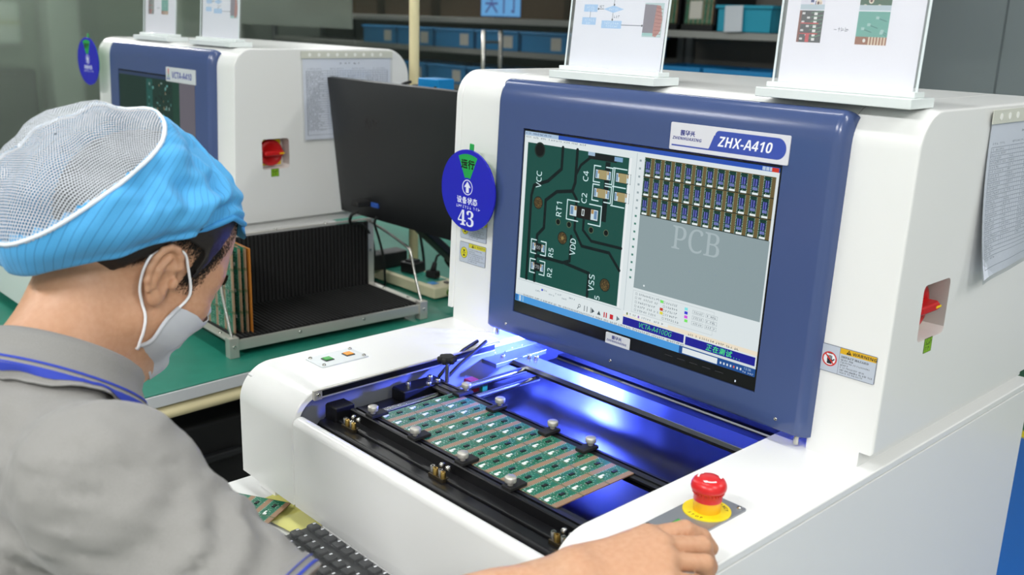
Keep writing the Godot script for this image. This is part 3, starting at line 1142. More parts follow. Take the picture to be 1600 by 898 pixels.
func build_bench():
	var t := thing("workbench", "long workbench with a green mat top and cream tube frame", "workbench", Vector3(-0.458, -0.2, 0.3), 0.043)
	obj("top", boxm(Vector3(1.75, 0.026, 2.3), 0.002), M.edge_white, t, Vector3(-0.875, -0.0155, -0.2))
	obj("mat", boxm(Vector3(1.746, 0.0025, 2.296), 0.001), M.green_mat, t, Vector3(-0.875, -0.00125, -0.2))
	var b := MB.new()
	b.cyl(Vector3(-0.018, -0.048, 0.94), Vector3(-0.018, -0.048, -1.34), 0.015, 18, 0.002)
	obj("edge_tube", b, M.cream, t)
	for x in [-0.03, -1.7]:
		for z in [0.9, -0.3, -1.3]:
			b = MB.new()
			b.cyl(Vector3(x, -0.75, z), Vector3(x, -0.034, z), 0.014, 14, 0.002)
			obj("leg", b, M.cream, t)
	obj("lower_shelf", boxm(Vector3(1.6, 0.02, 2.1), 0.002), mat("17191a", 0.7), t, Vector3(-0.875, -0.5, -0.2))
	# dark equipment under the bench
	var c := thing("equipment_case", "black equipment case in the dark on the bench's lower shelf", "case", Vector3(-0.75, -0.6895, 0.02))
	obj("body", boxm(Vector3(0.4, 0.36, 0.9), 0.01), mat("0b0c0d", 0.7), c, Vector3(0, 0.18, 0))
	obj("handle", boxm(Vector3(0.02, 0.02, 0.14), 0.006), M.dark, c, Vector3(0.21, 0.28, 0.2))
	var reel := thing("tape_reel", "grey tape reel with a reddish hub hanging in the shade left of the machine", "reel", Vector3(-0.2, -0.33, 0.02))
	b = MB.new()
	b.cyl(Vector3(-0.02, 0, 0), Vector3(0.02, 0, 0), 0.06, 32, 0.004)
	obj("flange", b, mat("5b5d60", 0.6), reel)
	b = MB.new()
	b.cyl(Vector3(0.02, 0, 0), Vector3(0.026, 0, 0), 0.03, 24, 0.002)
	obj("hub", b, mat("7c3a30", 0.6), reel)
	b = MB.new()
	b.cyl(Vector3(-0.02, 0, 0), Vector3(-0.27, 0, 0), 0.006, 10)
	obj("peg", b, M.steel, reel)
	# cream upright at the back edge of the bench
	var pole := thing("bench_upright", "cream upright tube rising from the bench behind the black monitor", "pole", Vector3(-0.893, -0.2, -0.597))
	b = MB.new()
	b.cyl(Vector3.ZERO, Vector3(0, 1.6, 0), 0.014, 18, 0.001)
	obj("tube", b, M.cream, pole)
	b = MB.new()
	b.cyl(Vector3.ZERO, Vector3(0, 0.03, 0), 0.022, 18, 0.003)
	obj("foot_flange", b, M.cream, pole)


func bin_mesh(w: float, h: float, d: float) -> MB:
	# open stacking bin, walls with thickness, lip round the rim
	var b := MB.new()
	var th := 0.006
	b.box(Vector3(0, th / 2, 0), Vector3(w, th, d), 0.002)
	b.box(Vector3(0, h / 2, d / 2 - th / 2), Vector3(w, h, th), 0.002)
	b.box(Vector3(0, h / 2, -d / 2 + th / 2), Vector3(w, h, th), 0.002)
	for s in [-1, 1]:
		b.box(Vector3(s * (w / 2 - th / 2), h / 2, 0), Vector3(th, h, d), 0.002)
		b.box(Vector3(s * (w / 2 + 0.004), h - 0.008, 0), Vector3(0.012, 0.016, d + 0.016), 0.003)
		b.box(Vector3(0, h - 0.008, s * (d / 2 + 0.004)), Vector3(w + 0.02, 0.016, 0.012), 0.003)
	return b


func rack(called: String, label: String, at: Vector3, w: float, heights: Array, back: Material) -> Node3D:
	var frame := mat("6f7474", 0.5)
	var board := mat("8e8f8a", 0.55)
	var t := thing(called, label, "rack", at)
	for x in [-w / 2 + 0.02, w / 2 - 0.02]:
		for z in [-0.22, 0.22]:
			obj("upright", boxm(Vector3(0.04, 2.3, 0.04), 0.002), frame, t, Vector3(x, 1.15, z))
	for y in heights:
		obj("shelf", boxm(Vector3(w - 0.08, 0.034, 0.48), 0.003), board, t, Vector3(0, y + OY - 0.017, 0))
	obj("back_sheet", boxm(Vector3(w - 0.04, 2.2, 0.01), 0.001), back, t, Vector3(0, 1.15, -0.235))
	return t


func build_shelves():
	var blue := mat("1d7fb8", 0.45)
	var teal := mat("1f93ad", 0.45)
	var paper := mat("c9c6bc", 0.8)
	rack("storage_rack", "long grey steel rack behind the tinted glass, full of blue bins", Vector3(-3.96, -OY, -3.2), 3.7, [-0.72, -0.42, -0.105, 0.12, 0.345, 0.53, 1.0], mat("3c3a35", 0.8))
	rack("storage_rack_001", "short grey steel storage rack carrying the teal bin, right of the glass door", Vector3(-1.64, -OY, -3.2), 0.9, [-0.72, -0.3, 0.14, 0.50, 1.0], mat("77756f", 0.8))
	var proto: Node3D = null
	var words := ["first", "second", "third", "fourth", "fifth", "sixth", "seventh", "eighth"]
	var rows := [[0.345, "upper", 6, -4.36], [0.12, "middle", 5, -4.03]]
	for row in rows:
		for k in row[2]:
			var at := Vector3(row[3] + k * 0.4, row[0] + 0.0005, -3.15)
			var lab := "blue bin with paper tag, %s from left in the %s row behind glass" % [words[k], row[1]]
			if proto == null:
				proto = thing("storage_bin", lab, "bin", at, 0.0, "blue bins on the rack")
				obj("tub", bin_mesh(0.37, 0.115, 0.38), blue, proto)
				obj("paper_tag", boxm(Vector3(0.08, 0.07, 0.002), 0.0004), paper, proto, Vector3(0.1, 0.052, 0.1915))
			else:
				dup(proto, lab, at, 0.0, "blue bins on the rack")
	for k in 2:
		var d := dup(proto, "%s blue bin on the lower shelf of the right rack, below the teal bin" % ["left", "right"][k], Vector3([-1.85, -1.44][k], 0.1405, -3.15))
		d.scale.y = 1.6
	var tb := thing("storage_bin_teal", "teal bin with a white paper draped over its front, on the right rack", "bin", Vector3(-1.43, 0.5005, -3.14))
	obj("tub", bin_mesh(0.3, 0.125, 0.36), teal, tb)
	obj("paper_sheet", boxm(Vector3(0.1, 0.12, 0.002), 0.0005), mat("c6ccd2", 0.8), tb, Vector3(-0.05, 0.062, 0.192), Vector3(-0.02, 0, 0.04))
	var pcbm := textured(pcb_pic(6, 2, 24, 60, 0.2, Color("1f5a3c")), 0.5)
	for k in 2:
		var mag := thing("board_magazine", ["black magazine of green circuit boards with a white note, beside the teal bin", "black magazine of green circuit boards partly behind the flowchart sign"][k], "magazine", Vector3([-1.71, -1.93][k], 0.5005, -3.14), 0.0, "board magazines on the rack")
		obj("tray", boxm(Vector3(0.19, 0.03, 0.34), 0.003), M.black, mag, Vector3(0, 0.015, 0))
		for s in [-1, 1]:
			obj("side_wall", boxm(Vector3(0.01, 0.24, 0.34), 0.002), M.black, mag, Vector3(s * 0.09, 0.12, -0.02))
		for j in 5:
			obj("board", plate(0.165, 0.2, 0.0016, 0.002), pcbm, mag, Vector3(0.0, 0.132, 0.15 - j * 0.05), Vector3(-0.06, 0, 0))
		if k == 0:
			obj("note", boxm(Vector3(0.075, 0.085, 0.001), 0.0003), paper, mag, Vector3(-0.02, 0.1, 0.1555), Vector3(-0.06, 0, 0.03))
	for k in 5:
		single("carton", boxm(Vector3(0.5, 0.2, 0.32), 0.004), mat("54402a", 0.8), "brown carton above the blue bins behind glass, %s from left" % words[k], "carton", Vector3(-5.3 + k * 0.6, 0.5305 + 0.1, -3.16), Vector3.ZERO, "brown cartons on the rack")


func build_partition():
	# glazed partition with a door in front of the rack
	var fr := mat("2a2e2e", 0.5)
	var glass := mat("2c3832", 0.3)
	glass.albedo_color = Color(Color("2c3430"), 0.22)
	glass.transparency = BaseMaterial3D.TRANSPARENCY_ALPHA
	glass.metallic_specular = 0.5
	glass.roughness = 0.28
	var film := mat("d6e0d6", 0.2)
	film.albedo_color = Color(Color("d6e0d6"), 0.08)
	film.refraction_enabled = true
	film.refraction_scale = 0.05
	var pane := thing("glass_panel", "tinted glass panel of the partition between the frosted panel and the door", "glass panel", Vector3(-3.275, -OY, -2.42))
	obj("pane", boxm(Vector3(1.15, 2.4, 0.01), 0.001), glass, pane, Vector3(0, 1.22, 0))
	obj("bottom_rail", boxm(Vector3(1.16, 0.03, 0.03), 0.002), fr, pane, Vector3(0, 0.015, 0))
	var fp := thing("frosted_panel", "grey frosted partition panel behind the rear machine", "panel", Vector3(-5.05, -OY, -2.42))
	obj("pane", boxm(Vector3(2.36, 2.4, 0.01), 0.001), glass, fp, Vector3(0, 1.22, 0))
	obj("frosted_film", boxm(Vector3(2.36, 1.04, 0.006), 0.001), film, fp, Vector3(0, 1.91, 0.0085))
	obj("bottom_rail", boxm(Vector3(2.38, 0.03, 0.03), 0.002), fr, fp, Vector3(0, 0.015, 0))
	var door := thing("glass_door", "tinted glass door with long steel pull handle and blue notice", "door", Vector3(-2.26, -OY, -2.42))
	obj("pane", boxm(Vector3(0.86, 2.3, 0.01), 0.001), glass, door, Vector3(0, 1.17, 0))
	obj("bottom_rail", boxm(Vector3(0.86, 0.06, 0.03), 0.002), fr, door, Vector3(0, 0.05, 0))
	var hd := MB.new()
	hd.cyl(Vector3(-0.34, 1.03, 0.06), Vector3(-0.34, 1.42, 0.06), 0.0125, 16, 0.001)
	hd.cyl(Vector3(-0.34, 1.03, -0.06), Vector3(-0.34, 1.42, -0.06), 0.0125, 16, 0.001)
	for y in [1.12, 1.36]:
		hd.cyl(Vector3(-0.34, y, -0.06), Vector3(-0.34, y, 0.06), 0.007, 12)
	obj("pull_handle", hd, M.steel, door)
	var p := Pic.new(self, 256, 384, Color("5f9fd6"))
	p.frame(0, 0, 256, 384, 4, Color("4a88c4"))
	p.glyph("关", 28, 286, 84, 10, Color("3a4a86"))
	p.glyph("门", 140, 286, 84, 10, Color("3a4a86"))
	for k in 4:
		p.scribble(30, 60 + k * 50, 190, 30, Color("3a4a86"), 30 + k)
	obj("notice", plate(0.3, 0.44, 0.001, 0.003), textured(p.im, 0.5), door, Vector3(-0.275, 1.71, 0.0065))
	# frosted side partition in front of the left wall, with pale things standing behind it
	var sp := thing("frosted_panel_001", "large frosted partition at the far left with blurred pale shapes behind it", "panel", Vector3(-5.75, -OY, -0.7))
	obj("pane", boxm(Vector3(0.008, 2.4, 3.3), 0.001), film, sp, Vector3(0, 1.22, 0))
	obj("bottom_rail", boxm(Vector3(0.03, 0.03, 3.3), 0.002), fr, sp, Vector3(0, 0.015, 0))
	var pc := thing("pale_column", "pale grey column blurred behind the frosted partition", "column", Vector3(-6.2, -OY, -1.48))
	obj("shaft", boxm(Vector3(0.2, 2.6, 0.22), 0.01), mat("d6dcd6", 0.6), pc, Vector3(0, 1.3, 0))
	obj("plinth", boxm(Vector3(0.24, 0.1, 0.26), 0.01), mat("8c928c", 0.6), pc, Vector3(0, 0.05, 0))
	var wb := thing("white_board", "white board blurred behind the frosted partition, at the frame's left edge", "board", Vector3(-6.27, 0.26, -1.0))
	obj("sheet", boxm(Vector3(0.02, 0.28, 0.46), 0.004), mat("eef2f0", 0.5), wb, Vector3(0, 0.14, 0))
	obj("ledge", boxm(Vector3(0.04, 0.02, 0.46), 0.004), mat("d8cf9c", 0.5), wb, Vector3(0.01, 0.14, 0))
	var cb := thing("dark_cabinet", "dark cabinet blurred behind the frosted partition, low at the far left", "cabinet", Vector3(-6.1, -OY, -0.75))
	obj("body", boxm(Vector3(0.4, 1.05, 0.9), 0.01), mat("3c443e", 0.6), cb, Vector3(0, 0.525, 0))
	obj("door", boxm(Vector3(0.02, 0.98, 0.42), 0.005), mat("454d46", 0.6), cb, Vector3(0.2, 0.52, 0.22))
	obj("door", boxm(Vector3(0.02, 0.98, 0.42), 0.005), mat("454d46", 0.6), cb, Vector3(0.2, 0.52, -0.22))


# ---------------------------------------------------------------- inspection machine
# Frame of a machine: x across (0 .. 0.82), y up from the base cover's top, z forward from the column fronts.
const LEAN := 0.0385
const HW := 0.818


# outline of the head in (z, y), counter-clockwise from the bottom front; out: how far outside the shell; from y0 up
func head_outline(y0: float, out := 0.0, z_back := -0.533) -> PackedVector2Array:
	var p := PackedVector2Array()
	var r := 0.05 + out
	var top := 0.445 + out
	p.append(Vector2(z_back, y0))
	p.append(Vector2(-y0 * LEAN + out, y0))
	var c := Vector2(-(0.395) * LEAN - 0.05, 0.395)
	for k in 11:
		var a := LEAN + (PI / 2 - LEAN) * k / 10.0
		p.append(c + Vector2(cos(a), sin(a)) * r)
	var rb := 0.075
	for k in 11:
		var a := PI / 2 + PI / 2 * k / 10.0
		p.append(Vector2(z_back + rb, top - rb) + Vector2(cos(a), sin(a)) * rb)
	return p


# frame that lays an (z, y) outline in the plane x = at and extrudes towards +x (s = 1) or -x
func across(at: float) -> Transform3D:
	return Transform3D(Basis(Vector3(0, 0, 1), Vector3(0, 1, 0), Vector3(-1, 0, 0)), Vector3(at, 0, 0))


# extrusion of an (z, y) outline from x0 to x1 with small chamfers at both ends and optional hole at the x1 end
func slab(b: MB, poly: PackedVector2Array, x0: float, x1: float, bev := 0.003, hole := PackedVector2Array(), bev1 := -1.0):
	var mid := (x0 + x1) / 2
	b.extrude(poly, mid - x0, across(mid), bev, 0.8, false, Rect2(), hole.is_empty() or bev > 0)
	var f := Transform3D(Basis(Vector3(0, 0, 1), Vector3(0, 1, 0), Vector3(1, 0, 0)), Vector3(mid, 0, 0))
	var edge := b.extrude(poly, x1 - mid, f, bev if bev1 < 0 else bev1, 0.8, false, Rect2(), hole.is_empty())
	if hole.is_empty():
		return
	var cz := 0.0
	for q in hole:
		cz += q.x / hole.size()
	for s in [-1, 1]:
		var half := PackedVector2Array([Vector2(cz, -2), Vector2(cz + s * 3, -2), Vector2(cz + s * 3, 2), Vector2(cz, 2)])
		for part in Geometry2D.intersect_polygons(edge, half):
			for pc in Geometry2D.clip_polygons(part, hole):
				b.cap(pc, x1 - mid, 1.0, f)


# the blue front: the shell's outline pushed outwards, rounded off towards both sides, with an opening for the monitor
func blue_front(hole: Rect2) -> MB:
	# (z, y, outward normal) along the profile
	var pf := []
	var ys := [0.017, 0.022, 0.04, hole.position.y, 0.1, 0.16, 0.22, 0.28, hole.end.y, 0.38, 0.395]
	for y in ys:
		pf.append([Vector2(-y * LEAN, y), Vector2(cos(LEAN), sin(LEAN))])
	var c := Vector2(-(0.395) * LEAN - 0.05, 0.395)
	for k in range(1, 19):
		var a := LEAN + (deg_to_rad(47.0) - LEAN) * k / 18.0
		var d := Vector2(cos(a), sin(a))
		pf.append([c + d * 0.05, d])
	var x0 := 0.108
	var x1 := 0.733
	var r := 0.016
	# across: (x, share of the full stand-off)
	var xs := []
	for k in 7:
		var a := PI / 2 * k / 6.0
		xs.append([x0 + r - r * cos(a), sin(a)])
	xs.append([hole.position.x, 1.0])
	for k in 5:
		xs.append([lerpf(hole.position.x, hole.end.x, (k + 1) / 6.0), 1.0])
	xs.append([hole.end.x, 1.0])
	for k in 7:
		var a := PI / 2 * (1.0 - k / 6.0)
		xs.append([x1 - r + r * cos(a), sin(a)])
	var rows := []
	for i in pf.size():
		var row := []
		var q: Vector2 = pf[i][0]
		var d: Vector2 = pf[i][1]
		var fade := 1.0
		if i >= pf.size() - 8:
			fade = [1.0, 0.995, 0.98, 0.95, 0.90, 0.80, 0.62, 0.05][i - pf.size() + 8]
		if i == 0:
			fade = 0.75
		for e in xs:
			var o: float = -0.004 + (0.024 * fade) * e[1]
			row.append(Vector3(e[0], q.y + d.y * o, q.x + d.x * o))
		rows.append(row)
	var b := MB.new()
	b.grid(rows, false, false, func(i, j): return i >= 3 and i < 8 and j >= 7 and j < 13)
	# lower edge and the walls of the opening
	for j in xs.size() - 1:
		var a: Vector3 = rows[0][j]
		var e: Vector3 = rows[0][j + 1]
		b.quad(a, e, Vector3(e.x, e.y, -0.03), Vector3(a.x, a.y, -0.03), Vector3.DOWN)
	var dz := Vector3(0, 0, -0.016)
	for j in range(7, 13):
		b.quad(rows[3][j], rows[3][j + 1], rows[3][j + 1] + dz, rows[3][j] + dz, Vector3.UP)
		b.quad(rows[8][j], rows[8][j + 1], rows[8][j + 1] + dz, rows[8][j] + dz, Vector3.DOWN)
	for i in range(3, 8):
		b.quad(rows[i][7], rows[i + 1][7], rows[i + 1][7] + dz, rows[i][7] + dz, Vector3.RIGHT)
		b.quad(rows[i][13], rows[i + 1][13], rows[i + 1][13] + dz, rows[i][13] + dz, Vector3.LEFT)
	return b


# (x, y along the lean, stand-off from the column plane) on the front
func on_front(x: float, y: float, off := 0.0) -> Vector3:
	return Vector3(x, y, -y * LEAN + off)


func base_outline(y_low: float, z_back := -0.526) -> PackedVector2Array:
	var p := PackedVector2Array()
	p.append(Vector2(z_back, y_low))
	p.append(Vector2(0.425, y_low))
	for k in 13:
		var a := PI / 2 * k / 12.0
		p.append(Vector2(0.425 - 0.055, -0.055) + Vector2(cos(a), sin(a)) * 0.055)
	p.append(Vector2(z_back, 0.0))
	return p


func label_on_front(called: String, parent: Node3D, im: Image, x: float, y: float, w: float, h: float, off: float, t := 0.0015, r := 0.002) -> MeshInstance3D:
	return obj(called, plate(w, h, t, r), textured(im, 0.35), parent, on_front(x, y, off), Vector3(-LEAN, 0, 0))


func make_machine(front: bool, at: Vector3) -> Node3D:
	var t := thing("inspection_machine", "near white and blue inspection machine with a large lit screen and open well" if front else "second white and blue inspection machine, at the far left behind the cap", "machine", at)
	# head shell
	var hole := rrect(0.076, 0.075, 0.008, 4, Vector2(-0.119, 0.19))
	var b := MB.new()
	slab(b, head_outline(0.0), 0.0, 0.1135, 0.003)
	slab(b, head_outline(0.02), -0.016, 0.001, 0.003)
	obj("left_column", b, M.white, t)
	b = MB.new()
	slab(b, head_outline(0.0), 0.726, 0.8, 0.002, hole, 0.0)
	slab(b, head_outline(0.02), 0.8, HW, 0.0, hole, 0.0035)
	obj("right_column", b, M.white, t)
	b = MB.new()
	var full := head_outline(0.0)
	var top := PackedVector2Array()
	var fc0 := Vector2(-(0.395) * LEAN - 0.05, 0.395)
	for k in range(4, full.size()):
		top.append(full[k])
	top.append(Vector2(-0.533, 0.0))
	top.append(Vector2(-0.526, 0.0))
	for k in 11:
		var a := PI - PI / 2 * k / 10.0
		top.append(Vector2(-0.458, 0.37) + Vector2(cos(a), sin(a)) * 0.068)
	for k in 9:
		var a := lerpf(PI / 2, LEAN + (PI / 2 - LEAN) * 0.2, k / 8.0)
		top.append(fc0 + Vector2(cos(a), sin(a)) * 0.043)
	slab(b, top, 0.1135, 0.726, 0.0)
	obj("top_cover", b, M.white, t)
	# switch recess with a red rotary handle
	b = MB.new()
	var m := hole.size()
	for k in m:
		var p0 := hole[k]
		var p1 := hole[(k + 1) % m]
		var nn := Vector2(0.19 - p0.y, 0).x
		b.quad(Vector3(HW, p0.y, p0.x), Vector3(HW, p1.y, p1.x), Vector3(HW - 0.034, p1.y, p1.x), Vector3(HW - 0.034, p0.y, p0.x), (Vector3(0, 0.19, -0.119) - Vector3(0, p0.y, p0.x)).normalized())
	var f := Transform3D(Basis(Vector3(0, 0, 1), Vector3(0, 1, 0), Vector3(1, 0, 0)), Vector3(HW - 0.034, 0, 0))
	b.cap(hole, 0.0, 1.0, f)
	var rec := obj("switch_recess", b, mat("d9d3d0", 0.4), t)
	obj("yellow_plate", boxm(Vector3(0.003, 0.064, 0.064), 0.004), M.yellow, rec, Vector3(HW - 0.0322, 0.19, -0.119))
	b = MB.new()
	b.lathe([Vector2(0.033, 0), Vector2(0.033, 0.007), Vector2(0.030, 0.010), Vector2(0.022, 0.0105), Vector2(0.019, 0.007), Vector2(0, 0.007)], 36, Transform3D(Basis(Vector3(0, 0, 1), Vector3(1, 0, 0), Vector3(0, 1, 0)), Vector3(HW - 0.0305, 0.19, -0.119)))
	b.box(Vector3(HW - 0.014, 0.19, -0.119), Vector3(0.022, 0.013, 0.055), 0.004)
	var rot := obj("rotary_handle", b, M.red, rec)
	obj("pointer_mark", boxm(Vector3(0.001, 0.003, 0.014), 0.0004), M.yellow, rot, Vector3(HW - 0.0028, 0.19, -0.139))
	obj("power_sticker", plate(0.022, 0.02, 0.0006, 0.0005), textured(green_sticker_pic(), 0.5), t, Vector3(HW, 0.1435, -0.115), Vector3(0, PI / 2, 0))
	# front panel with the monitor let in
	var mw := 0.475
	var mx := 0.4165
	var hy := Rect2(mx - mw / 2, 0.059, mw, 0.3045)
	var fp := obj("front_panel", blue_front(hy), M.blue, t)
	var mon := obj("monitor", boxm(Vector3(mw - 0.001, 0.303, 0.012), 0.001), mat("0b0b0d", 0.25), t, on_front(mx, 0.2115, 0.0125), Vector3(-LEAN, 0, 0))
	var sm := textured(screen_pic() if front else rear_screen_pic(), 0.2, 0.4)
	var im_tex := sm.albedo_texture
	sm.albedo_texture = null
	sm.albedo_color = Color("0a0a0a")
	sm.emission_enabled = true
	sm.emission_texture = im_tex
	sm.emission = Color.BLACK
	sm.emission_operator = BaseMaterial3D.EMISSION_OP_ADD
	sm.emission_energy_multiplier = 0.95 if front else 0.6
	var scr := plate(0.474 * 0.965, 0.2835 * 0.965, 0.0006, 0.001)
	obj("screen", plate(0.468, 0.2805, 0.0006, 0.001), sm, mon, Vector3(0, 0.0085, 0.0061))
	var led := mat("e8f0ff", 0.4)
	obj("power_light", boxm(Vector3(0.002, 0.003, 0.001), 0.0003), led, mon, Vector3(0.205, -0.1455, 0.006))
	for k in 5:
		obj("menu_button", boxm(Vector3(0.014, 0.001, 0.001), 0.0003), mat("2a2a2e", 0.5), mon, Vector3(0.09 + k * 0.022, -0.1405, 0.006))
	if front:
		obj("badge", plate(0.048, 0.019, 0.001, 0.002), textured(badge_pic(), 0.3), mon, Vector3(-0.0065, -0.1445, 0.006))
		label_on_front("name_plate", t, nameplate_pic(), 0.568, 0.3835, 0.188, 0.0375, 0.0203)
		label_on_front("warning_label", t, warning_pic(0), 0.768, 0.129, 0.076, 0.036, 0.0002, 0.0008)
		label_on_front("warning_label", t, warning_pic(1), 0.0485, 0.129, 0.07, 0.037, 0.0002, 0.0008)
		label_on_front("warning_label", t, warning_pic(1), 0.0485, 0.172, 0.07, 0.037, 0.0002, 0.0008)
		for x in [0.165, 0.4, 0.69]:
			obj("panel_screw", screw_mesh(0.0025, 0.0015), M.steel, t, on_front(x, 0.034, 0.0198), Vector3(PI / 2 - LEAN, 0, 0))
		for x in [0.128, 0.715]:
			obj("panel_foot", bolt_mesh(0.004, 0.012), M.steel, t, Vector3(x, 0.003, 0.004))
	else:
		label_on_front("name_plate", t, rear_nameplate_pic(), 0.578, 0.368, 0.168, 0.0365, 0.0203)
	# base
	var low := -0.175
	b = MB.new()
	var zb := -0.526 if front else -0.29
	var outer := base_outline(low, zb)
	# covers are shells: outline minus a smaller one
	var shell := PackedVector2Array(outer)
	var th := 0.012
	shell.append(Vector2(zb, -th))
	for k in 13:
		var a := PI / 2 * (12 - k) / 12.0
		shell.append(Vector2(0.425 - 0.055, -0.055) + Vector2(cos(a), sin(a)) * (0.055 - th))
	shell.append(Vector2(0.425 - th, low))
	# the outline above runs low-back, low-front ...; leave its back bottom out
	shell.remove_at(0)
	slab(b, shell, -0.008, 0.15, 0.0025)
	var lc := obj("left_cover", b, M.white, t)
	if front:
		b = MB.new()
		slab(b, shell, 0.673, 0.822, 0.0025)
		obj("right_cover", b, M.white, t)
		b = MB.new()
		b.box(Vector3(0.0, -0.094, -0.08), Vector3(0.014, 0.16, 0.98), 0.002)
		obj("left_wall", b, M.white_in, t)
		var side := PackedVector2Array([Vector2(-0.526, -OY + 0.06), Vector2(0.36, -OY + 0.06), Vector2(0.36, low), Vector2(0.411, low), Vector2(0.411, -0.06), Vector2(0.37, -0.0125), Vector2(-0.526, -0.0125)])
		b = MB.new()
		b.extrude(side, 0.016, Transform3D(Basis(Vector3(0, 0, 1), Vector3(0, 1, 0), Vector3(1, 0, 0)), Vector3(0.8058, 0, 0)), 0.001)
		obj("side_panel", b, M.white, t)
		# front cover with a rounded top
		var fc := PackedVector2Array([Vector2(0.402, low), Vector2(0.425, low)])
		for k in 9:
			var a := PI * k / 8.0
			fc.append(Vector2(0.4135, -0.0465) + Vector2(cos(a) * 0.0115, sin(a) * 0.0115))
		b = MB.new()
		slab(b, fc, 0.1512, 0.6722, 0.0008)
		obj("front_cover", b, M.white, t)
		b = MB.new()
		b.box(Vector3(0.41, -0.563, -0.09), Vector3(0.79, 0.66, 0.87), 0.003)
		obj("cabinet", b, mat("dedfdd", 0.4), t)
		b = MB.new()
		for x in [0.06, 0.76]:
			for z in [-0.46, 0.3]:
				b.cyl(Vector3(x, -OY, z), Vector3(x, -OY + 0.06, z), 0.025, 16, 0.003)
		obj("foot", b, M.black, t)
		b = MB.new()
		b.box(Vector3(0.04, -0.187, 0.38), Vector3(0.05, 0.026, 0.06), 0.002)
		obj("cover_foot", b, M.white, t)
		machine_inside(t)
		machine_controls(t)
	else:
		b = MB.new()
		slab(b, base_outline(low, -0.29), 0.1515, 0.822, 0.0025)
		obj("base_cover", b, M.white, t)
		b = MB.new()
		b.box(Vector3(0.41, -0.1874, 0.03), Vector3(0.6, 0.0252, 0.6), 0.003)
		obj("foot_rail", b, M.black, t)
	return t


